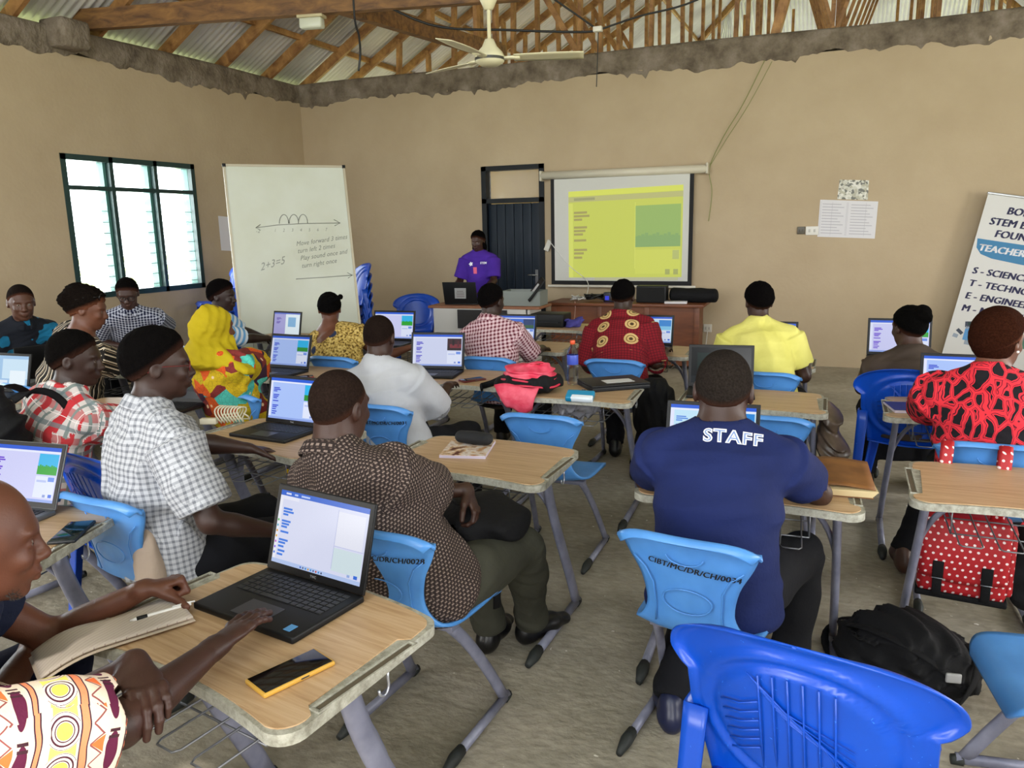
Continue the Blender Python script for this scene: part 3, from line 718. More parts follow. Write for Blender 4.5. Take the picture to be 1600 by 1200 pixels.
# purlins and rafters of the left slope over the room
for x in (-6.95, -5.9, -4.8, -3.7, -2.6, -1.5, -.6): timber('roof_purlin', (x, -3, zr(x)-.05), (x, YE-(x-XL)-.1, zr(x)-.05), .05, .07)
for i, y in enumerate((2.9, 3.8, 4.7, 5.6, 6.55, 7.5, 8.42, 9.3, 10.15)):
    timber('roof_rafter', (XL-.5, y, zr(XL-.5)-.13), (XRG, y, zr(XRG)-.13), .05, .13)
# trusses beyond the front wall: rafters, tie, posts, braces
for i, y in enumerate((11.0, 11.9, 12.8, 13.8, 14.8, 15.8, 16.8)):
    t = thing('roof_truss', 'timber roof truss beyond the front wall, one of a repeating row', 'truss', (0, y, 0), group='roof trusses beyond the front wall'); t['kind'] = 'structure'
    P = lambda x, z: (x, 0, z)
    for sg in (1, -1):
        X = lambda x: x if sg == 1 else 2*XRG-x
        beam(MB(), P(X(XL-.4), zr(XL-.4)-.12), P(X(XRG), zr(XRG)-.12), .05, .12).build('rafter', ROOFWOOD, t)
    beam(MB(), P(XL, 3.92), P(2*XRG-XL, 3.92), .05, .12).build('tie', ROOFWOOD, t)
    for x in (-6.4, -5.45, -4.5, -3.5, -2.5, -1.4, XRG, .9, 2.0, 3.2, 4.6):
        xm = x if x <= XRG else 2*XRG-x
        beam(MB(), P(x+.04*((i*7) % 3-1), 3.9), P(x, zr(xm)-.12), .05, .10).build('post', ROOFWOOD, t)
    for x0, x1 in ((-3.5, -4.5), (XRG, -1.4), (XRG, .9))[i % 2:]:
        xm = x1 if x1 <= XRG else 2*XRG-x1
        beam(MB(), P(x0, 3.95), P(x1, zr(xm)-.2), .04, .08).build('brace', ROOFWOOD, t)
timber('roof_hip_rafter', (XL, YE, Z0R-.1), (XRG, YE-(XRG-XL), zr(XRG)-.1), .06, .15)
timber('roof_hip_rafter', (2*XRG-XL, YE, Z0R-.1), (XRG, YE-(XRG-XL), zr(XRG)-.1), .06, .15)
for w in (2.0, 3.4, 4.8, 6.2): timber('roof_purlin', (XL+w, YE-w, Z0R+SL*w-.06), (2*XRG-XL-w, YE-w, Z0R+SL*w-.06), .05, .07)
for x in (-5.5, -4, -2.5, -1.4, .8, 2.2, 3.6, 5): timber('roof_post', (x, 20.6, 4), (x, 20.6, Z0R+SL*4.4-.1), .06, .08)
# the heavy tie beams over the room
timber('ceiling_beam', (-7.9, 6.28, 3.93), (-3.0, 7.46, 3.93), .10, .20, TIEWOOD)
timber('ceiling_beam', (-4.78, 7.05, 3.93), (-4.25, 9.95, 3.93), .10, .19, TIEWOOD)
timber('ceiling_beam', (-3.4, 7.36, 4.02), (1.6, 8.4, 4.06), .08, .14, ROOFWOOD)
timber('ceiling_beam', (-4.5, 4.9, 3.98), (-.8, 5.75, 4.05), .08, .12, ROOFWOOD)
for x, y in ((-4.66, 7.7), (-4.52, 8.5), (-4.36, 9.4), (-4.3, 9.85)): timber('roof_post', (x, y, 3.95), (x, y, zr(x)-.1), .05, .10)
timber('roof_post', (-.9, 10.15, 3.75), (-.55, 10.15, 5.2), .10, .16)
# ------------------------------------------------------------------ school desks and chairs
lam = M('desk_laminate', '#c2a27d', .42); n_ = lam.noise(lam.co(scale=(1.2, 22, 1)), 3.2, 6, .6, .8); lam.setcol(lam.ramp(n_, [(.28, '#a8865f'), (.5, '#bf9e78'), (.75, '#cdb08c')]))
lam.bump(n_, .0006, .3); LAM = lam.mat
eb = M('desk_edge_plastic', '#a3a292', .6); n_ = eb.noise(eb.co(), 40, 5, .7); eb.setcol(eb.ramp(n_, [(.3, '#7d7a6c'), (.5, '#a2a092'), (.75, '#c4c3b6')])); EDGE = eb.mat
TRAYM = simple('tray_floor', '#5e5444', .7)
fmx = M('grey_tube_paint', '#82849a', .38, .15); n_ = fmx.noise(fmx.co(), 14, 4); fmx.setcol(fmx.ramp(n_, [(.3, '#727487'), (.7, '#8e90a3')])); TUBE = fmx.mat
RUB = simple('rubber_cap', '#202423', .65, 0, .3); WIRE = simple('basket_wire', '#7d7f84', .35, .6)
def bezier(p, n=10):
    out = []
    for i in range(n+1):
        t = i/n; q = [Vector(a) for a in p]
        while len(q) > 1: q = [q[k].lerp(q[k+1], t) for k in range(len(q)-1)]
        out.append(q[0])
    return out
def desk_outline(inset, notch=0):
    """far edge bulges out, near edge is scooped towards the far one, sides flare to the sitter"""
    pts = []; hw_f, hw_n, yf, yn, rc = .365-inset, .392-inset, .262-inset, -.272+inset, .062
    c = lambda cx, cy, a0, a1, r: [(cx+r*math.cos(R(a0+(a1-a0)*i/6)), cy+r*math.sin(R(a0+(a1-a0)*i/6))) for i in range(7)]
    sx = lambda y: hw_f+(hw_n-hw_f)*(yf-y)/(yf-yn)
    right = []
    if notch:
        right = [(sx(-.185), -.185), (sx(-.165)-notch, -.165), (sx(.13)-notch, .13), (sx(.15), .15)]
    pts += c(hw_n-rc*.8, yn+rc, -90, 0, rc*.8) if False else [(hw_n-.055+.055*math.sin(R(a)), yn+.055-.055*math.cos(R(a))) for a in range(0, 91, 15)]
    pts += right
    pts += [(hw_f-.05+.05*math.cos(R(a)), yf-.05+.05*math.sin(R(a))) for a in range(0, 76, 15)]
    pts += [(x, yf+.030*(1-(x/(hw_f-.03))**2)) for x in [hw_f*.75-i*hw_f*1.5/10 for i in range(11)]]
    pts += [(-(hw_f-.05)-.05*math.cos(R(a)), yf-.05+.05*math.sin(R(a))) for a in range(75, -1, -15)]
    pts += [(-x, y) for x, y in reversed(right)]
    pts += [(-(hw_n-.055)-.055*math.sin(R(a)), yn+.055-.055*math.cos(R(a))) for a in range(90, -1, -15)]
    pts += [(x, yn+.034*(1-(x/(hw_n-.055))**2)) for x in [-(hw_n-.075)+i*(hw_n-.075)*2/12 for i in range(13)]]
    return pts
def make_desk():
    t = thing('school_desk', '', 'desk')
    MB().prism(desk_outline(.013, .028), .728, .7415).build('tabletop', LAM, t, bevel=.0015)
    e = MB().prism(desk_outline(0), .712, .7385, smooth=True)
    e.build('edge_band', EDGE, t, bevel=.006)
    for sg in (-1, 1):
        tr = MB(); x0 = sg*.373
        tr.box((x0, -.017, .7392), (.014, .29, .003), 1)
        for dx in (-.0115, .0115): tr.box((x0+dx, -.017, .7405), (.005, .31, .006), 0)
        for dy in (-.155, .155): tr.box((x0, -.017+dy, .7405), (.028, .006, .006), 0)
        tr.build('pen_tray', [EDGE, TRAYM], t)
        l = MB(); l.tube(bezier([(sg*.315, -.03, .712), (sg*.325, .0, .50), (sg*.338, .13, .30), (sg*.345, .235, .035)], 12), .016, 12, rb=.032, side=(0, 1, .2))
        l.tube([(sg*.345, .262, .028), (sg*.348, -.24, .024)], .017, 12, rb=.021, side=(0, 0, 1))
        l.tube(bezier([(sg*.12, -.01, .700), (sg*.24, .0, .67), (sg*.30, .04, .60), (sg*.333, .07, .42)], 10), .011, 8, rb=.02, side=(0, 1, 0))
        lo = l.build('leg', TUBE, t)
        r_ = MB(); r_.tube([(sg*.348, -.205, .026), (sg*.349, -.25, .026), (sg*.349, -.32, .020)], [.021, .024, .013], 10, rb=[.024, .026, .014], side=(0, 0, 1)); r_.build('rubber_foot', RUB, lo)
        r_ = MB(); r_.tube([(sg*.345, .235, .024), (sg*.345, .27, .022)], [.02, .017], 10, rb=[.024, .02], side=(0, 0, 1)); r_.build('rubber_foot', RUB, lo)
    MB().box((0, .03, .702), (.60, .045, .02), bev=.004).build('cross_rail', TUBE, t)
    b = MB()
    for x in (-.235, -.115, .005, .125):
        b.tube([(x, .14, .706), (x, .14, .635), (x, .12, .618), (x, -.29, .612), (x+.008, -.305, .612), (x+.062, -.305, .612), (x+.07, -.29, .612), (x+.07, .12, .618), (x+.07, .14, .635), (x+.07, .14, .706)], .0029, 5)
    for y, z in ((-.18, .608), (-.02, .609), (.14, .64)): b.tube([(-.25, y, z), (.22, y, z)], .003, 5)
    for x in (-.25, .22): b.tube([(x, -.18, .706), (x, -.18, .608), (x, .14, .608), (x, .14, .706)], .003, 5)
    b.build('wire_basket', WIRE, t)
    h = MB(); h.tube([(.36, .06, .708), (.36, .06, .685)]+[(.36, .045+.017*math.cos(R(a)), .672+.022*math.sin(R(a))) for a in range(0, -200, -30)], .0035, 6); h.build('bag_hook', simple('hook_zinc', '#b9bcc4', .3, .7), t)
    return t
BLUE = M('pale_blue_plastic', '#4f8fd6', .33); n_ = BLUE.noise(BLUE.co(), 7, 4); BLUE.setcol(BLUE.ramp(n_, [(.3, '#4785cb'), (.7, '#5797dd')])); BLUE.bump(BLUE.noise(BLUE.co(), 400, 2), .0008, .2); BLUE = BLUE.mat
PROF = [(.215, .405), (.205, .432), (.17, .447), (.05, .443), (-.09, .441), (-.16, .455), (-.195, .50), (-.212, .565), (-.228, .65), (-.247, .73), (-.268, .79), (-.288, .812), (-.300, .800)]
PWID = [.160, .195, .205, .208, .200, .182, .152, .135, .150, .190, .211, .205, .188]
PCUP = [0, .004, .008, .014, .018, .026, .028, .022, .024, .030, .036, .038, .038]
def prof_at(v):
    f = v*(len(PROF)-1); i = min(int(f), len(PROF)-2); t = f-i
    def cr(a):
        p0, p1, p2, p3 = a[max(i-1, 0)], a[i], a[i+1], a[min(i+2, len(a)-1)]
        return .5*((2*p1)+(-p0+p2)*t+(2*p0-5*p1+4*p2-p3)*t*t+(-p0+3*p1-3*p2+p3)*t**3)
    return cr([p[0] for p in PROF]), cr([p[1] for p in PROF]), cr(PWID), cr(PCUP)
def shell_pt(u, v):
    y, z, w, c = prof_at(v); a = (u-.5)*2; x = w*a
    back = min(max((v-.38)/.2, 0), 1); k = abs(a)**2.4*c
    dip = .012*abs(a)**4 if v > .8 else 0
    return (x, y+k*back, z+k*(1-back)-dip*(1 if v > .8 else 0)-(0.02*abs(a)**6 if v > .85 else 0))
def back_pt(x, z, off=.0125):
    """a point on the outside of the backrest"""
    lo, hi = .5, .93
    for _ in range(24):
        m = (lo+hi)/2
        if prof_at(m)[1] < z: lo = m
        else: hi = m
    y, zz, w, c = prof_at(lo); a = max(-1, min(1, x/w)); return Vector((x, y+abs(a)**2.4*c-off, z))
def make_chair():
    t = thing('school_chair', '', 'chair')
    mb = MB(); mb.grid(shell_pt, 22, 48, thick=.011)
    def oval(cz, a, b): return [back_pt(a*math.cos(q), cz+b*math.sin(q), .0112) for q in [i*2*math.pi/28 for i in range(28)]]
    mb.tube(oval(.595, .075, .042), .0022, 5, closed=True)
    mb.tube([back_pt(.055*math.cos(q), .752+.030*math.sin(q), .0112) for q in [math.pi*(1.02+i/14*.96) for i in range(15)]], .0022, 5)
    for sg in (-1, 1): mb.tube([back_pt(sg*x, z, .0112) for x, z in ((.165, .72), (.13, .69), (.105, .64), (.10, .56), (.105, .50))], .0025, 5)
    mb.build('seat_shell', BLUE, t)
    for sg in (-1, 1):
        l = MB(); l.tube(bezier([(sg*.145, -.07, .432), (sg*.165, .02, .34), (sg*.185, .13, .16), (sg*.20, .195, .032)], 8), .013, 10, rb=.024, side=(0, 1, .3))
        l.tube([(sg*.20, .222, .026), (sg*.207, -.15, .024)], .0145, 10, rb=.019, side=(0, 0, 1)); lo = l.build('leg', TUBE, t)
        q = MB(); q.tube([(sg*.207, -.12, .026), (sg*.208, -.17, .026), (sg*.208, -.235, .018)], [.018, .021, .011], 10, rb=[.022, .025, .012], side=(0, 0, 1)); q.build('rubber_foot', RUB, lo)
        q = MB(); q.tube([(sg*.20, .20, .022), (sg*.20, .235, .02)], [.017, .014], 8, rb=[.021, .017], side=(0, 0, 1)); q.build('rubber_foot', RUB, lo)
    MB().box((0, -.06, .424), (.33, .05, .02), bev=.004).build('seat_rail', TUBE, t)
    return t
DESKS = [(-1.28, 1.39, -10, 'near school desk holding the open black laptop and an orange-cased phone', 'n'),
    (-1.385, 2.90, -2, 'school desk with a black pencil case on a magazine'),
    (-1.43, 4.33, 2, 'school desk with the pink backpack and water bottle'),
    (-1.40, 5.97, 0, 'school desk in front of the man in red shirt with gold circles'),
    (-2.52, 7.20, 0, 'empty school desk carrying a black printer before the wooden table'),
    (-.285, 2.95, 3, 'school desk under the arms of the man in the STAFF shirt'),
    (-.42, 4.40, 1, 'school desk with a dark laptop lid behind the STAFF man'),
    (-.52, 5.72, 0, 'school desk of the man in the yellow polo shirt'),
    (.655, 3.17, 0, 'bare school desk at the right with a red dotted bag behind its basket'),
    (.62, 4.45, 0, 'school desk of the woman in red and black print'),
    (.63, 5.85, 0, 'school desk of the woman with the hair bun'),
    (-2.29, 4.52, 4, 'school desk of the man in the white shirt with phone beside laptop'),
    (-2.36, 5.93, 0, 'school desk of the man in red and white checks'),
    (-2.47, 2.90, -4, 'school desk with a coiled white cable and a laptop'),
    (-3.42, 4.32, 0, 'school desk of the woman in the yellow headscarf'),
    (-3.55, 5.80, 0, 'school desk in front of the woman in yellow print dress'),
    (-4.75, 5.85, 0, 'school desk before the whiteboard with a slanted laptop screen'),
    (-2.60, 1.55, 14, 'school desk at the left edge with grey laptop and dark phone'),
    (-3.72, 3.10, 6, 'school desk with a laptop seen from its side, behind the checked shirt'),
    (-4.80, 3.05, 0, 'school desk at the left edge with a glaring laptop screen'),
    (-4.60, 4.16, 0, 'school desk with loose papers beside the man in striped shirt'),
    (-5.22, 3.68, -105, 'school desk with a black laptop lid before the man in teal polo'),
    (-5.30, 4.55, 40, 'school desk with papers by the man at the window')]
dk, used = make_desk(), []
DESK = []
for d in DESKS: DESK.append(place(dk, used, (d[0], d[1], 0), d[2], d[3]))
CHAIRS = [(-1.26, 2.15, -4, 'pale blue school chair under the man in dark patterned shirt, marked 0028'),
    (-.345, 2.40, -7, 'pale blue school chair marked CIBT/MC/DR/CH/0034 behind the STAFF man'),
    (-1.31, 3.68, 0, 'empty pale blue school chair facing away behind the pencil case desk'),
    (-1.39, 5.30, 0, 'pale blue school chair of the man with gold circles on his shirt'),
    (-.40, 5.10, 0, 'pale blue school chair of the man in the yellow polo'),
    (-.29, 3.98, 0, 'pale blue school chair pushed under the desk ahead of the STAFF man'),
    (.60, 3.77, 0, 'pale blue school chair carrying the red dotted bag'),
    (-2.19, 3.62, -2, 'pale blue school chair of the man in the white shirt'),
    (-2.27, 5.16, 0, 'pale blue school chair of the man in red and white checks'),
    (-3.37, 4.87, 0, 'pale blue school chair of the woman in yellow print dress'),
    (-3.18, 3.62, 0, 'pale blue school chair of the woman in the yellow headscarf'),
    (-2.34, 2.07, -4, 'pale blue school chair beside the left desk, under the man in white checks'),
    (.665, 2.38, 98, 'pale blue school chair cut by the right edge, turned sideways'),
    (-3.30, 2.30, -8, 'pale blue school chair under the man in red plaid'),
    (-1.50, .46, -6, 'pale blue school chair of the person in printed shirt by the near desk'),
    (-2.06, .80, -20, 'pale blue school chair of the person at the left picture edge'),
    (-4.62, 3.42, -8, 'pale blue school chair of the man in striped shirt'),
    (-4.80, 4.98, -20, 'pale blue school chair in front of the whiteboard')]
ck, used = make_chair(), []
CHAIR = [place(ck, used, (c[0], c[1], 0), c[2], c[3]) for c in CHAIRS]
INK = simple('black_marker_ink', '#0c0d14', .6)
def chair_text(o, txt, size, x0, z0, slope=0, nm='lettering'):
    def fn(x, y): return back_pt(-(x+x0)*-1, z0+y+slope*x, .0132)
    return lettering(txt, size, fn, INK, o, nm, shear=.25, bold=.0, spacing=1.06, twice=.0011)
chair_text(CHAIR[1], 'CIBT/MC/DR/CH/0034', .0272, -.115, .715, -.10)
chair_text(CHAIR[0], 'CIBT/MC/DR/CH/0028', .027, -.10, .70, .06)
chair_text(CHAIR[7], 'CIBT/MC/DR/CH/0031', .027, -.10, .70, .06)

# ------------------------------------------------------------------ moulded garden chairs
MONO = M('bright_blue_plastic', '#0546b4', .33); n_ = MONO.noise(MONO.co(), 5, 4); MONO.setcol(MONO.ramp(n_, [(.3, '#0443ac'), (.7, '#084cc0')])); sc = MONO.noise(MONO.co(scale=(1, 6, 1)), 60, 2); MONO.over(sc.gt(.74), '#3f86f0'); MONO = MONO.mat
MONO2 = simple('deep_blue_plastic', '#0c46a8', .35)
def mono_w(z):                                    # half-width of the back at height z
    if z < .725: return .205+.045*min(1, max(0, (z-.42)/.22))**1.3
    if z < .76: return .25+.047*((z-.725)/.035)**.6
    t = min((z-.76)/.135, 1); return .297*max(0, 1-t**2.3)**.55
def make_mono(m=None):
    m = m or MONO
    t = thing('garden_chair', '', 'chair')
    yb = lambda z: -.20-.13*(z-.43)/.45
    def back(u, v):
        z0 = .43+v*.465; a = (u-.5)*2; w = max(mono_w(z0), .004); x = w*a; rr = math.hypot(x/.20, (z0-.66)/.17)
        y = yb(z0)+.07*(x/.28)**2+(.016 if .96 < rr else .016*max(0, 1-(.96-rr)*14) if rr > .88 else 0)-(.014*max(0, 1-abs(rr-1.1)*9))
        e = max(0, abs(a)-.90)/.10; top = max(0, v-.93)/.07; lipf = max(e, top)
        return (x, y-.022*lipf**1.5, z0-.0*lipf)
    mb = MB(); mb.grid(back, 40, 54, thick=.006)
    def bp(x, z, o=.003): 
        rr = math.hypot(x/.20, (z-.66)/.17); return Vector((x, yb(z)+.07*(x/.28)**2-o-(.014*max(0, 1-abs(rr-1.1)*9))+(.016 if rr > .96 else 0), z))
    for k in range(6):
        x = -.075+k*.03; zt = .66+.15*math.sqrt(max(0, 1-(x/.19)**2)); mb.tube([bp(x, z, .0075) for z in (zt, .62, .50)], .0022, 5)
    for k in range(9):
        p0 = (.02-.16+.0*k, .80-k*.026); mb.tube([bp(-.10+.01*k, .795-.012*k, .0075), bp(-.02+.018*k, .72-.016*k, .0075), bp(.11+.002*k, .66-.028*k if .66-.028*k > .5 else .5, .0075)], .002, 5)
    for k in range(6):
        mb.tube([bp(-.165+.004*k, .69-.026*k, .0075), bp(-.12, .70-.026*k, .0075), bp(-.078, .725-.026*k, .0075)], .0024, 5)
    mb.build('backrest', m, t)
    sb = MB(); sb.grid(lambda u, v: ((u-.5)*2*(.235-.03*v), .22-.44*v, .43+.015*(2*u-1)**2-.01*math.sin(v*3.1)-(.03 if v < .02 else 0)), 16, 16, thick=.006); sb.build('seat', m, t)
    for sx in (-1, 1):
        for sy, y0, y1 in ((1, .20, .25), (-1, -.20, -.30)):
            l = MB(); zt = .43 if sy > 0 else .62; xt = .215 if sy > 0 else .262
            l.grid(lambda u, v: (sx*((xt+(.27-xt)*v)-.055*(1-.35*v)*max(0, 1-2*u)), (y0+(y1-y0)*v if sy > 0 else yb(zt)+.045+(y1-yb(zt)-.045)*v)-sy*.06*(1-.35*v)*max(0, 2*u-1), zt*(1-v)+.0), 8, 10, thick=.006*(1 if sx*sy < 0 else -1)); l.build('leg', m, t)
    return t
mk, used = make_mono(), []
place(mk, used, (.02, 1.80, 0), -11, 'bright blue plastic garden chair, empty, nearest in the foreground')
o = place(mk, used, (.42, 5.02, 0), -8, 'bright blue plastic garden chair under the woman with the hair bun')
place(mk, used, (-4.90, 8.50, 0), 205, 'bright blue plastic garden chair beside the wooden lectern by the front wall')
place(mk, used, (-2.62, 2.30, 0), -10, 'blue plastic garden chair with a pale coat hung over it, behind the grey laptop')
for k in range(5): 
    q = copy_tree(mk); q.location = (-7.06, 7.42, .11*k); q.rotation_euler = (0, 0, R(140)); q['label'] = 'bright blue garden chair in the stack at the left edge of the whiteboard'; q['group'] = 'stacked chairs left of the whiteboard'
for k in range(5):
    q = copy_tree(mk); q.location = (-5.24, 7.46, .11*k); q.rotation_euler = (0, 0, R(140)); q['label'] = 'bright blue garden chair in the stack behind the right edge of the whiteboard'; q['group'] = 'stacked chairs right of the whiteboard'
# ------------------------------------------------------------------ cloth
def cloth(name, c, rough=.85):
    m = M(name, c, rough); m.b.inputs['Specular IOR Level'].default_value = .25; m.u, m.v, _ = m.xyz(m.co('UV')); m.uv = m.co('UV')
    m.bump(m.noise(m.co(), 55, 4, .6), .006, .35); return m
def gingham(name, base, mid, period=.022, dark=None, wide=.5):
    m = cloth(name, base); a, b = m.u.stripe(period, wide), m.v.stripe(period, wide)
    m.over((a+b)*.5, mid)
    if dark: m.over(a*b, dark)
    return m.mat
def plain(name, c, c2=None):
    m = cloth(name, c); f = m.noise(m.co(), 5, 4); m.setcol(m.ramp(f, [(.3, shade(c, .9)), (.7, c2 or shade(c, 1.1))])); return m.mat
C_P2 = cloth('white_grey_check_cotton', '#b9bbc0'); a, b = C_P2.u.stripe(.021, .42), C_P2.v.stripe(.021, .42); C_P2.over((a+b)*.36, '#3f4450'); C_P2 = C_P2.mat
m = cloth('red_plaid_cotton', '#cfc6c2'); m.over(m.u.stripe(.11, .34), '#c0343a'); m.over(m.v.stripe(.12, .28)*.72, '#b3383c')
m.over(m.u.stripe(.11, .12, .45), '#7f8a86'); m.over(m.v.stripe(.12, .16, .5)*.8, '#6f7d80'); m.over(m.u.stripe(.11, .02, .1)+m.v.stripe(.12, .02, .1), '#f1e6e2'); C_P3 = m.mat
m = cloth('black_cream_stripe_cotton', '#1a1715'); m.over(m.u.stripe(.034, .22), '#cdbfa8'); m.over(m.u.stripe(.068, .08, .3), '#8b7a63'); C_P4 = m.mat
m = cloth('navy_white_check_cotton', '#c8cbd6'); a, b = m.u.stripe(.024, .62), m.v.stripe(.024, .62); m.over((a+b)*.5, '#20264a'); m.over(a*b, '#141833'); C_P6 = m.mat
m = cloth('teal_navy_polo', '#12161f'); m.over(m.noise(m.co(), 5, 2).gt(.52), '#176a90'); C_P5 = m.mat
m = cloth('light_blue_band_shirt', '#dfe8f0'); m.over(m.v.stripe(.05, .5), '#6fa8dc'); C_P7 = m.mat
m = cloth('floral_wax_print', '#3a1d33'); v = m.voro(m.co(), 11.5, 'F1', 'Color'); h = V(m.nt, m.n('ShaderNodeSeparateColor').inputs[0]); sp = m.nt.nodes[-1]
m.l(v, sp.inputs[0]); hue = V(m.nt, sp.outputs[0])
m.setcol(m.ramp(hue, [(0, '#c9a91c'), (.22, '#4fb7a8'), (.42, '#d2571f'), (.60, '#3a2036'), (.74, '#b9a018'), (.88, '#7a2d2a')], True))
d = m.voro(m.co(), 11.5); rays = m.voro(m.co(), 42, 'DISTANCE_TO_EDGE'); m.over(rays.lt(.02)*d.gt(.25)*.6, '#2b1a22'); m.over(d.lt(.13), '#e8c9a0'); C_P8 = m.mat
m = cloth('tan_leaf_print', '#b79b56'); n = m.noise(m.co(), 60, 3); m.setcol(m.ramp(n, [(.38, '#5a4318'), (.5, '#b3954c'), (.68, '#d8c078')])); m.over(m.voro(m.co(), 7).lt(.30), '#2a3450'); C_P9 = m.mat
C_P10 = plain('white_cotton', '#b2b4ba', '#bfc1c6')
m = cloth('dark_brown_woven_print', '#2a211f'); row = (m.v*(1/.0108)); par = row.m('FLOOR').m('MODULO', 2.0)
fx, fy = ((m.u*(1/.0145)+par*.5)+100).frac(), row.frac()
m.over(fy.gt(.45)*fy.lt(.85)*fx.gt(.25)*fx.lt(.8), '#83736a'); m.over(fy.lt(.2)*fx.lt(.35), '#54453f'); C_P11 = m.mat
C_P12 = gingham('red_white_gingham', '#cdb9bd', '#8d3544', .026, '#5a1d2c')
m = cloth('crimson_gold_circle_print', '#7d1420'); m.over((m.u.stripe(.02, .18)+m.v.stripe(.02, .18)).mn(1.0), '#4a0b16')
gx, gy = ((m.u+2.1)*(1/.21)).frac()-.5, ((m.v+1.35-.02)*(1/.135)).frac()-.5; rr = (gx*gx*2.42+gy*gy).m('SQRT')*m.v.gt(.27)+m.v.lt(.27)
m.over(rr.lt(.36), '#c9ab72'); m.over(rr.gt(.20)*rr.lt(.25), '#7a5c32'); m.over(rr.lt(.1), '#4a3a22'); C_P14 = m.mat
C_P15 = plain('pale_yellow_pique', '#d6cf6a', '#e2db7c')
C_P16 = plain('charcoal_brown_knit', '#3b3129', '#4a3e35')
m = cloth('scarlet_black_leaf_print', '#d8303c'); wv = m.n('ShaderNodeMapping'); wv.inputs['Scale'].default_value = (1.0, 1.0, .62); m.l(m.co(), wv.inputs[0])
nz = m.noise(m.co(), 9, 2); ad = m.n('ShaderNodeVectorMath'); ad.operation = 'ADD'; m.l(wv.outputs[0], ad.inputs[0]); sc_ = m.n('ShaderNodeVectorMath'); sc_.operation = 'SCALE'; sc_.inputs[3].default_value = .05; m.l(m.nt.nodes['Noise Texture.001'].outputs[1] if 'Noise Texture.001' in m.nt.nodes else nz.s, sc_.inputs[0]); m.l(sc_.outputs[0], ad.inputs[1])
e = m.voro(ad.outputs[0], 21, 'DISTANCE_TO_EDGE'); m.over(e.gt(.16), '#171419'); m.over(e.gt(.075)*e.lt(.11), '#5a1024'); C_P17 = m.mat
C_P18 = plain('navy_polyester', '#141f4c', '#182456')
C_INS = plain('purple_tee_cotton', '#43238c', '#4d2a9a')
# cream african print: bands of orange, maroon leaves and yellow discs along the sleeve
m = cloth('cream_band_print', '#dccbb8'); p = .15; t = ((m.v*(1/p)+100).frac()); wob = m.noise(m.co('UV'), 16, 1)*.10; tt = t+wob-.05
band = lambda a, b: tt.gt(a)*tt.lt(b)
m.over(band(.02, .30), '#eee06a'); uu = (m.u*(1/.06)+100).frac()-.5; vv = (t-.16)*2.5; r2 = (uu*uu+vv*vv).m('SQRT')
m.over(r2.lt(.47)*band(.0, .32), '#f2e2d2'); ring = (r2*9).frac().lt(.45); m.over(ring*r2.lt(.46)*r2.gt(.24)*band(0, .32), '#4a2030'); m.over(r2.lt(.22)*band(0, .32), '#ecdf5a')
m.over(band(.33, .345)+band(.42, .435), '#3a1f33'); m.over(band(.345, .42), '#e98a62')
zx = ((m.u*(1/.035)+100).frac()-.5).m('ABSOLUTE'); tri = (tt-.46)*9; m.over(band(.46, .62)*zx.lt((tri-.1)*.33)*((m.u*(1/.07)+100).frac().lt(.5)), '#e8703c'); m.over(band(.46, .62)*(zx-tri*.4).m('ABSOLUTE').lt(.05), '#8a4a4a')
lx = ((m.u*(1/.09)+100).frac()-.5)*1.6; ly = (tt-.72)*9; m.over(band(.64, .82)*(lx*lx+ly*ly).lt(.40), '#5a1c3a'); m.over(band(.66, .78)*((m.u*(1/.09)+100).frac().lt(.30))*m.u.stripe(.011, .5), '#40222c')
m.over(band(.84, .855)+band(.90, .915), '#3a1f33'); m.over(band(.855, .90), '#e98a62'); C_A = m.mat
DENIM = plain('black_trouser_cloth', '#0a0b10', '#0f1016'); OLIVE = plain('olive_trouser_cloth', '#35352c', '#3f3f35'); NAVYT = plain('navy_trouser_cloth', '#10152a', '#161c36'); GREYT = plain('grey_trouser_cloth', '#3a3a3e')
STUB = '#1b1412'

# ------------------------------------------------------------------ the people
def seat_at(ci, dy=-.03):
    c = CHAIRS[ci]; a = R(c[2]); return (c[0]-math.sin(a)*dy, c[1]+math.cos(a)*dy)
# the man in the STAFF shirt
P18 = person('man in navy shirt lettered STAFF leaning on his desk, seen from behind', (-.33, 2.44), 3, lean=(12, -1), w=1.10, sh=.19, s=1.02, skin='#2b1a13', shirt=C_P18, sleeve=.60, sl_grow=.02, hem=.44, belly=.02,
    trousers=DENIM, lh=(-.50, 2.99, .778), rh=(-.14, 3.02, .778), lpole=(-.75, -.1, -.6), rpole=(.75, -.1, -.6), nz_=.125, hair='stubble', hair_col='#2c2622', head=(0, -12, 0), h=.008, hs=.006, neck=1.3, hk=1.10, headpos=(-0.347, 2.644, 1.15), ankles=[(-.46, 2.42, .085), (-.10, 2.75, .085)], shoes='#161c3a', wr=.004, seed=4, knees=[(-.42, 2.84, .52), (-.10, 2.80, .52)])
bv = on_shirt(P18)
def staff(x, y):
    from mathutils import Vector as Ve
    h_ = bv.ray_cast(Ve((x, -.6, y+.30)), Ve((0, .9, -.45)).normalized()); return (h_[0]+Ve((0, -.0035, .0015))) if h_[0] else Ve((x, -.15, y))
WHITE_T = simple('white_print', '#e6e8ee', .6); STEEL_T = simple('steel_blue_print', '#6f86b4', .6)
sx0, sz0 = -.008, 1.035
lettering('STAFF', .062, lambda x, y: staff(x+sx0-.045+.0, y+sz0) - Vector((0, 0, 0)), WHITE_T, P18['shirt'], 'lettering', bold=.0032, spacing=1.14, divide=.02)
lettering('STAFF', .062, lambda x, y: staff(x+sx0-.045, y+sz0) - Vector((0, .0018, 0)), STEEL_T, P18['shirt'], 'lettering', bold=-.0006, spacing=1.14, divide=.02)
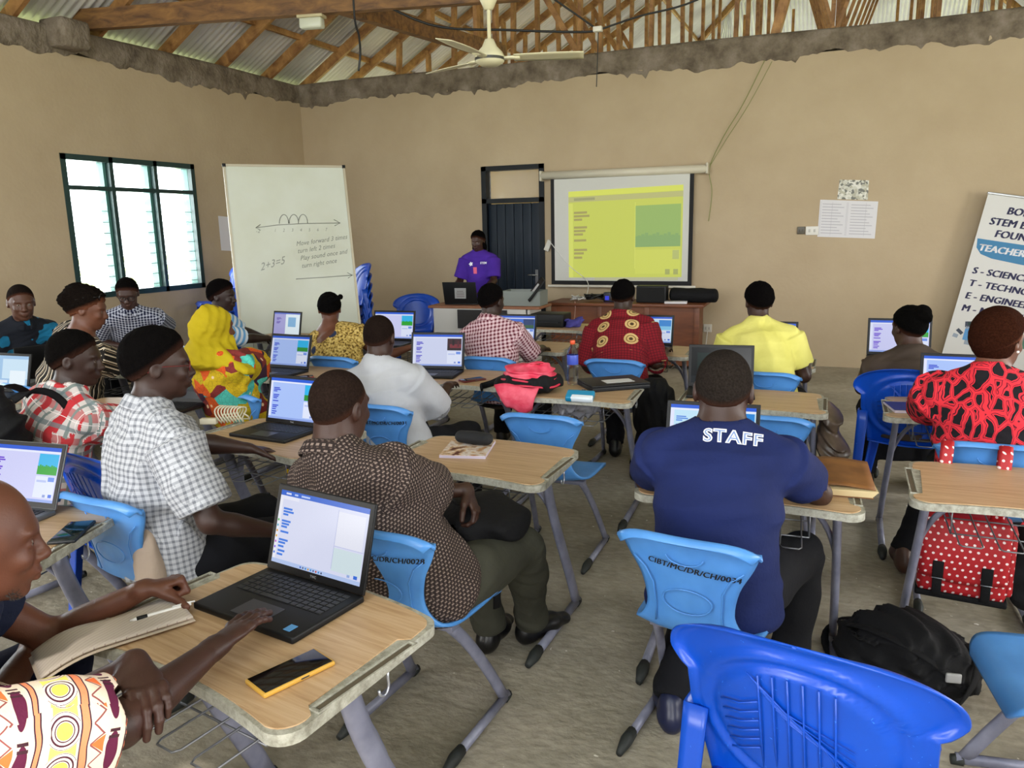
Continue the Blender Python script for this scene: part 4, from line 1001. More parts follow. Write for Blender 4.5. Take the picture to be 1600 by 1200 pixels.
# the man in the dark patterned shirt
P11 = person('bald man in dark brown patterned shirt sitting with folded arms, seen from behind', (-1.27, 2.16), -12, lean=(2, -13), w=1.13, sh=.195, s=1.02, skin='#2e1c15', shirt=C_P11, sleeve=.95, sl_grow=.03, collar='shirt', hem=.44, belly=.05, wr=.008,
    trousers=OLIVE, lh=(-1.185, 2.40, .775), rh=(-1.42, 2.46, .82), lpole=(-.9, .3, -.5), rpole=(.95, -.1, -.5), hair='stubble', hair_col='#2b201b', head=(4, -6, 0), h=.008, hs=.0055, hh=.0035, neck=1.25, headpos=(-1.505, 2.09, 1.133), knees=[(-1.28, 2.62, .53), (-1.04, 2.60, .53)], ankles=[(-1.25, 2.66, .085), (-1.11, 2.78, .085)], seed=7, lhand=dict(curl=(35, 45, 30), wdir=(.45, -.15, -.8), wup=(.8, .2, .3)), shoes='#0b0b0d')
# white grey checks
P2 = person('man in white and grey checked shirt and glasses, looking to his right', (-2.30, 2.06), -12, lean=(9, -16), twist=-10, skin='#2a1a14', shirt=C_P2, sleeve=.82, sl_grow=.03, collar='shirt', s=1.04, hem=.46, wr=.010, trousers=DENIM,
    lh=(-2.35, 2.6, .77), rh=(-1.86, 2.16, .62), rpole=(.25, -.6, -.6), w=1.04, sh=.192, hair='flat', hair_col='#0b0909', head=(-30, -4, 0), h=.008, hs=.006, headpos=(-2.25, 2.05, 1.245), knees=[(-2.2, 2.50, .54), (-1.88, 2.42, .54)], ankles=[(-2.3, 2.65, .085), (-1.86, 2.52, .085)], seed=11)
# red plaid
P3 = person('man in red and white plaid shirt turning his head right, behind the white checked man', (-3.28, 2.27), -8, lean=(10, 8), skin='#241510', shirt=C_P3, sleeve=.9, sl_grow=.024, collar='shirt', hem=.46, wr=.007, trousers=GREYT,
    lh=(-3.5, 2.85, .77), rh=(-3.15, 2.95, .78), hair='short', hair_col='#0d0b0a', head=(-48, -8, 0), hs=.006, headpos=(-3.104, 2.386, 1.174), seed=13)
# striped shirt
P4 = person('heavy person in black and cream striped shirt reaching over papers, glasses pushed up on hair', (-4.58, 3.42), -20, lean=(14, 4), w=1.16, skin='#4a2d20', shirt=C_P4, sleeve=.62, sl_grow=.025, collar='wide', hem=.46, trousers=DENIM, belly=.05,
    lh=(-4.75, 4.1, .77), rh=(-4.20, 3.98, .77), hair='puff', hair_col='#15100d', head=(-35, -14, 0), hs=.007, headpos=(-4.207, 3.358, 1.274), seed=15, knees=[None, None])
g_ = MB()
for q in (-1, 1): g_.tube([(q*.035+.027*math.cos(a), .07+.0*q, .088+.02*math.sin(a)) for a in [i*math.pi/6 for i in range(12)]], .003, 5, closed=True)
for q in (-1, 1): g_.tube([(q*.062, .066, .09), (q*.088, .0, .075), (q*.09, -.05, .05)], .003, 5)
def wear(P, mb, mats, name):
    o = mb.build(name, mats, P['root']); Hm = P['Hm']; M4 = Matrix([list(Hm[i])+[P['C'][i]] for i in range(3)]+[[0, 0, 0, 1]])
    for v in o.data.vertices: v.co = M4 @ v.co
    return o
SPEC = simple('spectacle_frame_brown', '#571a18', .3); SPECB = simple('spectacle_frame_black', '#0c0c0e', .3); LENS = M('lens', '#ffffff', .03, 0, Alpha=.15).mat
wear(P4, g_, SPECB, 'sunglasses')
def glasses(mats):
    g = MB()
    for q in (-1, 1): g.tube([(q*.033+.024*math.cos(a), .104, -.002+.018*math.sin(a)) for a in [i*math.pi/6 for i in range(12)]], .0024, 5, closed=True)
    g.tube([(-.009, .104, .003), (0, .107, .006), (.009, .104, .003)], .002, 5)
    for q in (-1, 1): g.tube([(q*.057, .103, .002), (q*.078, .06, .004), (q*.083, -.01, .002), (q*.082, -.035, -.018)], .0022, 5)
    return g
wear(P2, glasses(SPEC), SPEC, 'spectacles')
P5 = person('man in dark polo with teal shoulders facing the room at the far left wall', (-5.80, 3.92), -105, lean=(6, 0), skin='#3a2319', shirt=C_P5, sleeve=.7, collar='polo', trousers=DENIM, lh=(-5.4, 4.25, .78), rh=(-5.35, 3.85, .78), hair='stubble', hair_col='#1c1512', head=(-12, -10, 0), hs=.0065, headpos=(-5.393, 3.778, 1.253), seed=17, s=1.03)
P6 = person('man in navy and white checked shirt looking down by the window', (-5.86, 5.14), -140, lean=(10, 0), skin='#33201a', shirt=C_P6, sleeve=.95, collar='shirt', trousers=DENIM, lh=(-5.4, 5.05, .78), rh=(-5.65, 4.78, .78), hair='short', hair_col='#0c0a09', head=(2, -24, 0), hs=.0065, headpos=(-5.498, 4.779, 1.232), seed=19)
wear(P6, glasses(SPECB), SPECB, 'spectacles')
P7 = person('person in light blue banded shirt looking right beside the whiteboard edge', (-4.86, 4.97), -45, lean=(6, 0), skin='#20130f', shirt=C_P7, sleeve=.9, collar='shirt', trousers=DENIM, lh=(-4.7, 5.5, .78), rh=(-4.45, 5.45, .78), hair='flat', hair_col='#0a0808', head=(-28, -6, 0), hs=.0065, headpos=(-4.573, 4.873, 1.215), seed=21)
P8 = person('woman in yellow headscarf and bright floral dress reaching to a laptop', (-3.20, 3.60), -12, lean=(9, -2), skin='#4a2a1c', shirt=C_P8, sleeve=1.0, sl_grow=.035, collar='crew', hem=.44, skirt=C_P8, fem=1, lh=(-3.6, 3.95, .79), rh=(-3.40, 3.98, .87), rpole=(1, -.1, .1), hair=None, head=(-14, -8, 0), hs=.007, headpos=(-3.245, 3.375, 1.19), seed=23, shirt_name='dress', wr=.012, w=1.06)
C, Hm = P8['C'], P8['Hm']; T = lambda p: C+Hm@np.array(p); N8 = P8['N']
blob('headscarf', [Ell(T((0, -.014, .022)), np.array((.086, .107, .098)), Hm, .03), Loft(T((0, -.03, -.03)), N8+np.array((0, 0, .015)), [.082, .086, .115], [.10, .10, .12], side=(1, 0, 0), k=.04), Loft(T((0, .055, -.075)), N8+np.array((.03, .09, -.05)), [.06, .075, .09], [.04, .045, .04], side=(1, 0, 0), k=.05), Loft(N8+np.array((0, 0, .03)), N8+np.array((0, -.015, -.05)), [.10, .165], [.10, .135], side=(1, 0, 0), k=.04, cap=.3),
    Loft(N8+np.array((.05, .03, .02)), N8+np.array((.28, .05, -.08)), [.075, .035], [.05, .022], side=(0, 1, 0), k=.04), Ell(T((0, .118, -.025)), (.046, .045, .068), Hm, .015, 's')], .007, [plain('yellow_scarf', '#a8930e', '#b8a316')], P8['root'], [folds(31, .008, 2.4)])
P9 = person('woman in yellow leaf print dress with low neckline, seen from behind', (-3.40, 4.88), 8, lean=(5, -6), skin='#4a2c1f', shirt=C_P9, sleeve=.42, sl_grow=.025, collar='wide', hem=.45, skirt=C_P9, fem=1, w=1.03, lh=(-3.75, 5.35, .78), rh=(-3.15, 5.35, .78), hair='tail', hair_col='#0a0909', head=(22, -10, 0), hs=.007, headpos=(-3.689, 5.072, 1.11), seed=25, shirt_name='dress')
P10 = person('bald man in white shirt at a laptop, resting chin on his hand', (-2.20, 3.58), 2, lean=(6, -4), skin='#2c1b15', shirt=C_P10, sleeve=1.08, sl_grow=.026, collar='crew', hem=.45, wr=.008, trousers=DENIM, lh=(-2.60, 4.0, .8), rh=(-2.12, 4.02, .79), hair='stubble', hair_col='#221915', head=(8, -10, 0), hs=.0065, headpos=(-2.324, 3.632, 1.126), seed=27, w=1.04, knees=[(-2.33, 3.98, .52), (-1.98, 3.98, .52)])
P12 = person('man in red and white gingham shirt, seen from behind below the projector door', (-2.27, 5.14), 0, lean=(9, -5), skin='#22140f', shirt=C_P12, sleeve=1.0, sl_grow=.022, collar='shirt', hem=.46, trousers=DENIM, lh=(-2.5, 5.62, .78), rh=(-2.12, 5.62, .78), hair='short', hair_col='#0a0808', head=(-12, -8, 0), hs=.007, headpos=(-2.361, 5.217, 1.178), seed=29)
P14 = person('man in crimson shirt with large gold circles, seen from behind', (-1.41, 5.30), 0, lean=(12, -3), skin='#26170f', shirt=C_P14, sleeve=1.05, sl_grow=.028, collar='shirt', hem=.44, w=1.06, trousers=DENIM, lh=(-1.62, 5.75, .78), rh=(-1.2, 5.78, .78), hair='short', hair_col='#0b0909', head=(0, -14, 0), hs=.007, headpos=(-1.5, 5.7, 1.18), seed=33, ankles=[(-1.5, 5.5, .085), (-1.2, 5.0, .085)])
P15 = person('man in pale yellow polo shirt, seen from behind at the front desk', (-.40, 5.10), 0, lean=(8, -4), skin='#2a1a13', shirt=C_P15, sleeve=.72, sl_grow=.026, collar='polo', hem=.46, w=1.05, trousers=DENIM, lh=(-.75, 5.55, .78), rh=(-.20, 5.58, .78), hair='flat', hair_col='#0a0808', head=(20, -8, 0), hs=.007, headpos=(-0.5, 5.38, 1.188), seed=35)
P16 = person('woman in dark brown top with black hair bun, on the blue garden chair', (.42, 4.98), 6, lean=(9, -3), skin='#2f1c14', shirt=C_P16, sleeve=.25, collar='crew', hem=.46, fem=1, skirt=DENIM, lh=(.18, 5.5, .78), rh=(.65, 5.5, .78), hair='bun', hair_col='#0a0908', head=(26, -8, 0), hs=.007, headpos=(0.381, 5.148, 1.075), seed=37, h=.009)
P17 = person('woman in red and black leaf print blouse with short brown hair, seen from behind', (.62, 3.78), -8, lean=(7, 1), skin='#4c2e21', shirt=C_P17, sleeve=1.02, sl_grow=.034, collar='crew', hem=.44, fem=1, skirt=DENIM, w=1.06, lh=(.42, 4.24, .79), rh=(.86, 4.26, .79), hair='bob', hair_col='#33190f', head=(-32, -8, 0), hs=.006, headpos=(0.61, 3.718, 1.207), seed=39, ankles=[(.36, 4.05, .085), (.75, 4.1, .085)], shoes='#4a3228')
wear(P17, MB().lathe([(0, -.006), (.005, -.003), (.006, 0), (.005, .004), (0, .006)], 10, mat=Matrix.Translation((.086, .0, -.042))), simple('pearl', '#efe9e2', .2), 'earring')
wear(P17, MB().lathe([(0, -.006), (.005, -.003), (.006, 0), (.005, .004), (0, .006)], 10, mat=Matrix.Translation((-.086, .0, -.042))), simple('pearl', '#efe9e2', .2), 'earring')
P1 = person('woman in purple printed T-shirt standing behind the lectern', (-4.21, 8.98), 188, stand=True, lean=(3, 0), s=.96, skin='#2f1c15', shirt=C_INS, sleeve=.85, sl_grow=.03, collar='crew', hem=.80, trousers=DENIM, fem=1, lh=(-4.0, 8.66, .98), rh=(-4.43, 8.66, .98), hair='braids', hair_col='#0a0808', head=(-10, -16, 0), hs=.008, h=.011, seed=41)
bq = on_shirt(P1)
def tee(x, y):
    h_ = bq.ray_cast(Vector((x, .7, y)), Vector((0, -1, 0))); return (h_[0]+Vector((0, .005, 0))) if h_[0] else Vector((x, .12, y))
lettering('STEM', .035, lambda x, y: tee(-x-.045, y+1.27), WHITE_T, P1['shirt'], 'lettering', bold=.001)
e_ = MB(); e_.add([tee(.075+.022*math.cos(a)*(1+.25*math.cos(5*a)), 1.27+.022*math.sin(a)*(1+.25*math.cos(5*a))) for a in [i*2*math.pi/40 for i in range(40)]], [tuple(range(40))]); e_.build('shirt_emblem', WHITE_T, P1['shirt'])
e_ = MB(); e_.add([tee(x, z) for x, z in ((.0, 1.15), (.045, 1.15), (.045, 1.23), (.0, 1.23))], [(0, 1, 2, 3)]); e_.build('shirt_emblem', simple('pink_print', '#e0607e', .6), P1['shirt'])
# the two at the near desk
PA = person('person in cream African print shirt, right hand on the touchpad of the near laptop', (-1.52, .44), -14, w=1.04, sh=.19, skin='#2c1a14', shirt=C_A, sleeve=.89, sl_grow=.03, collar='crew', hem=.45, trousers=NAVYT, wr=.008, belly=.02, h=.007, hh=.003, hair='short', head=(20, -6, -8), s=1.10,
    npos=(-1.495, .735, .97), headpos=(-1.60, .60, 1.155), rh=(-1.235, 1.20, .803), rpole=(.8, -.15, -.7), lh=(-1.272, 1.02, .85), lpole=(-.2, -.2, -1), seed=43, knees=[(-1.56, .88, .52), (-1.20, 1.0, .55)],
    rhand=dict(curl=[(2, 9, 6), (3, 9, 7), (4, 10, 7), (7, 13, 9)], wdir=(-.07, 1, .05), wup=(-.2, -.05, 1), spread=3), lhand=dict(curl=(18, 34, 30), wdir=(.86, -.48, -.20), wup=(.30, .0, .95), spread=2))
PB = person('man with grey chin stubble at the left picture edge, fist by the notebook', (-2.02, .86), -30, w=.98, sh=.168, skin='#4a2c20', shirt=plain('navy_cotton', '#141a30'), sleeve=.5, trousers=NAVYT, h=.008, hs=.0045, hh=.003, hair=None, head=(-6, -10, 0), s=1.04, hk=1.07,
    npos=(-1.70, .955, .935), headpos=(-1.595, .95, 1.10), lh=(-1.625, 1.36, .80), lpole=(-.5, -.4, -.8), rh=(-1.88, 1.22, .66), seed=45, knees=[(-1.95, 1.25, .56), (-1.75, 1.2, .52)], lhand=dict(curl=(78, 92, 60), wdir=(.5, .85, .03), wup=(-.25, .05, 1), spread=1, thumb=(.25, .75, -.6), tcurl=-.55))
Cb, Hb = PB['C'], PB['Hm']; bd = MB(); rs = random.Random(3)
for k in range(260):
    a, e = rs.uniform(-1.2, 1.2), rs.uniform(-.115, -.082); p = Cb+Hb@(np.array((.052*math.sin(a)*(1+(e+.115)*4), .036+.052*math.cos(a), e))*1.04); d = unit(p-Cb+np.array((0, 0, .07)))*.003; bd.tube([p-d, p+d], .0006, 4)
bd.build('beard', simple('grey_beard', '#2f2c2a', .9), PB['root'])
# ------------------------------------------------------------------ laptops
BLK = simple('laptop_black', '#0b0c0e', .5, Specular_IOR_Level=.3); DGREY = simple('laptop_charcoal', '#191b1f', .45, .1, Specular_IOR_Level=.35); SILV = simple('laptop_grey', '#6b6d70', .4, .4); BEZ = simple('laptop_bezel', '#070709', .4, Specular_IOR_Level=.3)
KEYM = simple('laptop_key', '#1b1c1f', .5); PADM = simple('laptop_touchpad', '#3a3b42', .35, .2)
EM = {}
def em(h, k=1.0):
    if (h, k) not in EM:
        m = M('screen_light', '#050505', .22, 0, Specular_IOR_Level=.2); m.glow(h, k); EM[(h, k)] = m.mat
    return EM[(h, k)]
def blocks(c, x0, rows, dx=.15):
    rs = random.Random(len(rows)+int(x0*100)); return [(x0+rs.uniform(-.004, .004), y, x0+dx*w, y+.028, c) for y, w in rows]
ROWS = [(.74, .8), (.70, .95), (.66, .5), (.57, .8), (.53, .7), (.49, .55), (.42, .75), (.31, .8), (.27, .6), (.22, .5), (.16, .65), (.11, .5)]
def screen_spec(kind):
    if kind == 'cat':
        q = [(0, 0, 1, 1, '#dfe3fb'), (0, .93, 1, 1, '#2f68d6'), (.06, .95, .12, .975, '#dfe6ff'), (.16, .95, .2, .975, '#bcd0ff'), (.24, .95, .34, .975, '#bcd0ff'), (0, .88, .22, .925, '#eef0ff'), (0, .05, .035, .9, '#f2f4ff'), (.68, .43, .975, .88, '#eceefc'), (.675, .12, .68, .9, '#b9c0e8'), (.68, .42, 1, .425, '#b9c0e8'), (.68, .1, .99, .40, '#d7e8ee'), (0, 0, 1, .055, '#b9cdf6')]
        q += blocks('#3f7fe8', .055, ROWS, .13); q += [(.01, .12+.075*i, .028, .15+.075*i, c) for i, c in enumerate(('#4a7ce8', '#8a5cf0', '#c65ad0', '#e8b33a', '#e0a43a', '#5ab4d6', '#59c05a'))]
        return q+[(.34+.03*i, .015, .355+.03*i, .04, c) for i, c in enumerate(('#3a6bd0', '#5a6a90', '#3a8fd8', '#d8a33a', '#3a8fd8', '#4a5fa0', '#c8503a', '#3a8fd8', '#44506e'))]+[(.86, .07, .89, .105, '#9db6ea'), (.93, .07, .97, .115, '#3f74e0')]
    if kind == 'dark': return [(0, 0, 1, 1, '#121a20'), (.1, .25, .75, .85, '#15302f'), (0, 0, 1, .2, '#2a3036')]  # dark panel with a faint reflection painted into its colours
    if kind == 'glare': return [(0, 0, 1, 1, '#9fc3e6'), (.35, .3, 1, .9, '#c9e2f4'), (.55, .1, .95, .55, '#e6f2fa'), (0, .0, .5, .25, '#dfeaf6')]  # reflections on the glass painted as pale glowing patches
    if kind == 'slant': return [(0, 0, 1, 1, '#a9a6dc'), (.45, 0, 1, .95, '#e6f4fb'), (.55, .35, .85, .8, '#7fb2dd'), (0, .94, 1, 1, '#5a6fd0')]+blocks('#6a56b4', .1, ROWS[:6], .2)
    bgc, blk, sky, fld = {'blue': ('#a9c2f8', '#3c4fd0', '#2fb4ea', '#2f8f3a'), 'lav': ('#cdcff6', '#6a3fd0', '#38b6ea', '#35a63a'), 'photo': ('#cfd6f2', '#4a3fc8', '#3a1c24', '#2a1a20'), 'deep': ('#3f6fd8', '#1f3f9a', '#203a70', '#2f5a3a'), 'pale': ('#bfe2f6', '#5f8fe0', '#2f86d6', '#7fc6ee')}[kind]
    q = [(0, 0, 1, 1, bgc), (0, .93, 1, 1, '#2f5fd6'), (0, .89, 1, .925, '#e3e8fb'), (0, .06, .045, .89, '#dfe4fb'), (.70, .50, .985, .88, sky), (.70, .50, .985, .64, fld), (.70, .08, .985, .47, '#dfe6fb'), (.88, .38, .97, .46, '#6f93e8'), (.72, .36, .86, .40, '#b7c4f0'), (0, 0, 1, .05, '#8fa6e6'), (.84, .09, .88, .14, '#8a9cd8'), (.92, .09, .97, .15, '#3f6fe0')]
    if kind == 'photo': q += [(.75, .58, .98, .70, '#7a2a34'), (.80, .66, .84, .84, '#1a1216'), (.90, .62, .94, .80, '#54202a')]
    elif kind == 'lav': q += [(.70+.028*i, .63, .70+.028*i+.024, .655+.012*((i*5) % 3), fld) for i in range(10)]
    return q+blocks(blk, .07, ROWS, .15)
def laptop(label, loc, rz, w=.345, d=.24, ang=106, kind='blue', body=None, glow=1.0, keys=True, z=.7418, logo=None, sticker=None, cat='laptop', paper=False, t=.018, group=None, bez=.016):
    body = body or BLK; root = thing('laptop', label, cat, (loc[0], loc[1], loc[2] if len(loc) > 2 else z), rz, group)
    MB().box((0, 0, t/2), (w, d, t), bev=.005).build('base', body, root)
    if keys:
        k = MB(); rs = random.Random(2); kw, kd = w*.86/14, d*.46/6
        for j in range(6):
            x = -w*.43
            for i in range(14):
                ww = kw
                if j == 5 and 3 < i < 9: continue
                k.box((x+i*kw+kw/2, d*.42-j*kd-kd/2, t+.001), (kw*.82, kd*.78, .0022), bev=.0006 if w > .34 and kind == 'cat' else 0)
        k.box((0-kw*.5, d*.42-5.5*kd, t+.001), (kw*5-.004, kd*.78, .0022)); k.build('keyboard', KEYM, root)
        MB().box((0, -d*.28, t+.0006), (w*.32, d*.30, .0012)).build('touchpad', PADM, root)
    if sticker: MB().box((w*.39, -d*.37, t+.0006), (.022, .028, .0012)).build('sticker', simple('blue_sticker', '#4f8fc4', .4), root)
    if ang <= 0:
        MB().box((0, 0, t+.006), (w, d, .010), bev=.004).build('lid', body, root)
        return root
    L = d*.97; h = d/2; A = R(ang-90); lm = Matrix.Translation((0, h-.004, t)) @ Matrix.Rotation(-A, 4, 'X')
    MB().box((0, .004, L/2), (w, .008, L), bev=.003, mat=lm).build('lid', body, root)
    sw, s0, s1 = w/2-bez, .022, L-bez
    MB().box((0, -.0008, L/2), (w-.004, .002, L-.006), mat=lm).build('bezel', BEZ, root)
    cols, mb, mats = {}, MB(), []
    for i, (x0, y0, x1, y1, c) in enumerate(screen_spec(kind)):
        if c not in cols: cols[c] = len(mats); mats.append(em(c, glow))
        zz = -.0021-.00006*i; X = lambda x: -sw+2*sw*x; Y = lambda y: s0+(s1-s0)*y
        mb.add([lm @ Vector(p) for p in ((X(x0), zz, Y(y0)), (X(x1), zz, Y(y0)), (X(x1), zz, Y(y1)), (X(x0), zz, Y(y1)))], [(0, 1, 2, 3)], cols[c], False)
    mb.build('screen', mats, root)
    if logo: lettering(logo, .010, lambda x, y: lm @ Vector((x, -.0024, y+.008)), simple('logo_silver', '#b9bcc0', .3, .6), root, 'logo', align='CENTER', bold=.0002)
    if paper:
        pm = lm @ Matrix.Translation((0, .0095, 0)); pb = MB(); pb.add([pm @ Vector(p) for p in ((-.07, 0, .06), (.07, 0, .06), (.06, 0, .19), (-.085, 0, .19))], [(0, 1, 2, 3), (3, 2, 1, 0)]); pb.build('paper_label', simple('label_paper', '#cfd0ce', .7), root)
        for k in range(4): pb = MB(); pb.box((-.005, .0105, .085+k*.022), (.10-.02*(k == 3), .0008, .006), mat=lm); pb.build('print_line', simple('label_print', '#7a6a66', .7), root)
    return root
laptop('open black laptop with full keyboard on the nearest desk, screen facing the camera', (-1.312, 1.50), -9, .368, .25, 107, 'cat', BLK, .88, logo='TWC', sticker=True)
laptop('grey laptop with white earphone cable at the left edge, green field on its screen', (-2.665, 1.635), 6, .345, .24, 112, 'lav', SILV, 1.0)
laptop('black laptop beside the coiled white cable, left of the bald man\'s head', (-2.50, 2.93), -4, .35, .25, 104, 'blue', BLK, 1.0, logo='TWC')
laptop('black laptop the woman in yellow headscarf is reaching for', (-3.58, 4.26), -2, .36, .25, 106, 'blue', DGREY, .8)
laptop('laptop with slanting white picture on screen, in front of the whiteboard foot', (-4.72, 5.66), -6, .35, .24, 102, 'slant', DGREY, .8)
laptop('dark blue framed laptop between the yellow dress and the white shirted man', (-3.56, 5.66), 4, .40, .27, 102, 'lav', DGREY, .9)
laptop('black laptop with a dark red picture on screen, beside the man in white', (-2.51, 4.53), 10, .385, .26, 103, 'photo', BLK, .9)
laptop('laptop in front of the man in red and white gingham', (-2.47, 5.80), 4, .36, .25, 104, 'deep', BLK, .8)
laptop('laptop in front of the man with gold circles on crimson', (-1.385, 5.98), 2, .37, .25, 104, 'pale', BLK, .8)
laptop('laptop in front of the man in the yellow polo', (-.45, 5.76), 2, .37, .25, 104, 'pale', BLK, .9)
laptop('laptop in front of the woman with the hair bun', (.40, 5.93), 2, .41, .27, 102, 'lav', DGREY, .9)
laptop('laptop in front of the woman in red and black print', (.60, 4.50), 0, .37, .25, 104, 'blue', DGREY, 1.0)
laptop('dark screened laptop on the desk ahead of the STAFF man', (-.605, 4.47), 8, .37, .255, 100, 'dark', BLK, .5)
laptop('bright laptop mostly hidden behind the head of the STAFF man', (-.445, 2.98), 3, .37, .245, 108, 'pale', DGREY, 1.0)
laptop('dark laptop right of the bespectacled man\'s face', (-3.46, 3.16), 8, .36, .25, 104, 'dark', DGREY, .8)
laptop('glaring pale screened laptop cut by the left picture edge', (-4.77, 3.05), 4, .36, .25, 104, 'glare', DGREY, 1.0)
laptop('black laptop seen from its lid in front of the man in teal polo', (-5.16, 3.66), -110, .34, .24, 104, 'dark', BLK, .5)
laptop('black laptop on the lectern with a printed sheet on its lid', (-4.20, 8.50, .812), 186, .42, .27, 104, 'pale', BLK, .6, paper=True)
laptop('closed black laptop with a white label lying across the water bottle desk', (-1.25, 4.52), 38, .37, .27, 0, body=DGREY, keys=False, t=.026)
q = bpy.data.objects['laptop.018']; MB().box((.02, -.03, .0375), (.18, .10, .001)).build('paper_label', simple('label_paper', '#cfd0ce', .7), q)

# ------------------------------------------------------------------ small things on the desks
ZT = .7418
def phone(label, loc, rz, case, screen='#08090b', w=.078, l=.165):
    t = thing('phone', label, 'phone', (loc[0], loc[1], ZT+.0005), rz); MB().box((0, 0, .0055), (w, l, .011), bev=.004).build('case', simple('phone_case', case, .5), t)
    MB().box((0, 0, .0114), (w-.008, l-.010, .001), bev=.0004).build('screen', simple('phone_glass', screen, .08), t); MB().box((w/2, .01, .006), (.002, .02, .003)).build('side_button', simple('phone_button', '#3a3a3a', .4), t); return t
phone('phone in an orange-yellow case on the nearest desk', (-1.073, 1.245), -21, '#c99b3e', w=.085, l=.175)
phone('dark phone on charge at the corner of the left desk', (-2.29, 1.665), 31, '#111317', '#0c2226', w=.085, l=.18)
phone('phone lying right of the red-picture laptop', (-2.155, 4.43), -35, '#5a1a1e', '#15151a')
phone('red phone on the desk of the woman in yellow headscarf', (-3.30, 4.17), -50, '#9a2a2c', '#3a1418')
def cable(name, label, pts, r, m, cat='cable'):
    mb = MB(); P = [Vector(p) for p in pts]; out = []
    for i in range(len(P)-1):
        a, b, c, d = P[max(i-1, 0)], P[i], P[i+1], P[min(i+2, len(P)-1)]
        for k in range(6):
            t = k/6; out.append(.5*((2*b)+(c-a)*t+(2*a-5*b+4*c-d)*t*t+(3*b-a-3*c+d)*t**3))
    out.append(P[-1]); mb.tube(out, r, 6); return tag(mb.build(name, m), label, cat)
WCAB = simple('white_cable', '#d9d8d2', .45); BCAB = simple('black_cable', '#121212', .5); GCAB = simple('green_wire', '#7f8a4a', .6); BLUEC = simple('blue_cable', '#4a4fb0', .5)
cable('earphone_cable', 'white earphone cable looping by the grey laptop', [(-2.72, 1.66, .764), (-2.60, 1.66, .764), (-2.50, 1.67, .7475), (-2.47, 1.63, .7455), (-2.52, 1.60, .7455), (-2.57, 1.60, .7455)], .0026, WCAB)
cable('charging_cable', 'white charging cable plugged into the dark phone', [(-2.225, 1.553, .748), (-2.20, 1.50, .746), (-2.19, 1.42, .745), (-2.22, 1.36, .745)], .003, WCAB)
mb = MB(); rs = random.Random(4)
for k in range(8):
    x = -.06+k*.016; mb.tube([(x+.012*math.sin(2*q), .052*math.cos(q)*(1-.03*k), .046+.044*math.sin(q)*(1-.02*k)) for q in [i*2*math.pi/20 for i in range(20)]], .0042, 6, closed=True)
mb.box((-.105, -.045, .022), (.085, .034, .030), bev=.004)
mb.tube([(.06, 0, .05), (.075, .02, .03), (.07, .05, .008), (.0, .07, .006), (-.08, .06, .006)], .004, 6)
tag(mb.build('coiled_cable', simple('cream_cable', '#d4cdb4', .5), loc=(-2.86, 3.04, ZT), rz=20), 'coiled cream cable with plug on the desk behind the checked shirt', 'cable')
# magazine and pencil case
t = thing('magazine', 'magazine with picture cover under the black pencil case', 'magazine', (-1.478, 2.975, ZT), 14)
MB().box((0, 0, .006), (.20, .25, .012)).build('pages', simple('magazine_pages', '#c9c0d4', .7), t)
cv = M('magazine_cover', '#d9d0c8', .4); n = cv.noise(cv.co(), 22, 3); cv.setcol(cv.ramp(n, [(.36, '#5a2a22'), (.46, '#d8b48a'), (.55, '#e6ddd6'), (.68, '#b98a5a')])); MB().box((0, 0, .0128), (.20, .25, .0016)).build('cover', cv.mat, t)
tag(blob('pencil_case', [Loft((-.065, 0, .03), (.065, 0, .03), [.034, .037, .034], [.027, .03, .027], side=(0, 1, 0), cap=1)], .004, [simple('black_case_fabric', '#15161a', .8, 0, .5)]), 'black zipped pencil case resting on the magazine', 'pencil case')
bpy.data.objects['pencil_case'].location = (-1.475, 3.03, ZT+.0135); bpy.data.objects['pencil_case'].rotation_euler = (0, 0, R(-3))
# notebook hanging over the desk's edge, and the pen on it
nm = M('ruled_paper', '#c4b8ab', .8); nm.over(nm.xyz(nm.co())[0].stripe(.011, .10), '#a28f86'); NB = nm.mat
t = thing('notebook', 'open ruled notebook hanging over the left end of the nearest desk', 'notebook', (0, 0, 0))
def page(u, v, o=0):
    a = Vector((-1.60, 1.445, 0)); ex = Vector((.62, -.20, 0)).normalized(); 
    x = u; y = v; L = .30; W = .14
    p0 = Vector((-1.675, 1.085, 0)); along = Vector((.47, .88, 0)).normalized(); across = Vector((.88, -.47, 0)).normalized()
    d = p0+along*(x*.335)+across*((y-.5)*W)
    edge = max(0, .38-x); return Vector((d.x, d.y, .7445+o+.004*math.sin(x*9)*(1-y)-edge*edge*.22))
mb = MB(); mb.grid(lambda u, v: page(u, v, .010), 24, 8, thick=.0055); mb.build('pages', NB, t)
mb = MB(); mb.grid(lambda u, v: page(u*1.03-.02, v*1.08-.03, .0035), 24, 8, thick=.002); mb.build('cover', simple('notebook_cover', '#b9a996', .7), t)
t = thing('pen', 'white and black ballpoint pen on the open notebook', 'pen', (-1.545, 1.335, .7615), -46, rot=(0, 0, R(-32)))
MB().tube([(0, -.075, 0), (0, -.062, 0), (0, .055, 0), (0, .07, .002)], [.002, .0048, .0052, .0045], 10).build('barrel', simple('pen_white', '#e4e2de', .3), t); MB().tube([(0, -.06, 0), (0, -.035, 0)], .0056, 10).build('grip', BLK, t); MB().tube([(0, .025, .006), (0, .06, .007), (0, .08, .005)], .0022, 6).build('clip', simple('pen_clip', '#dcdcda', .3), t)
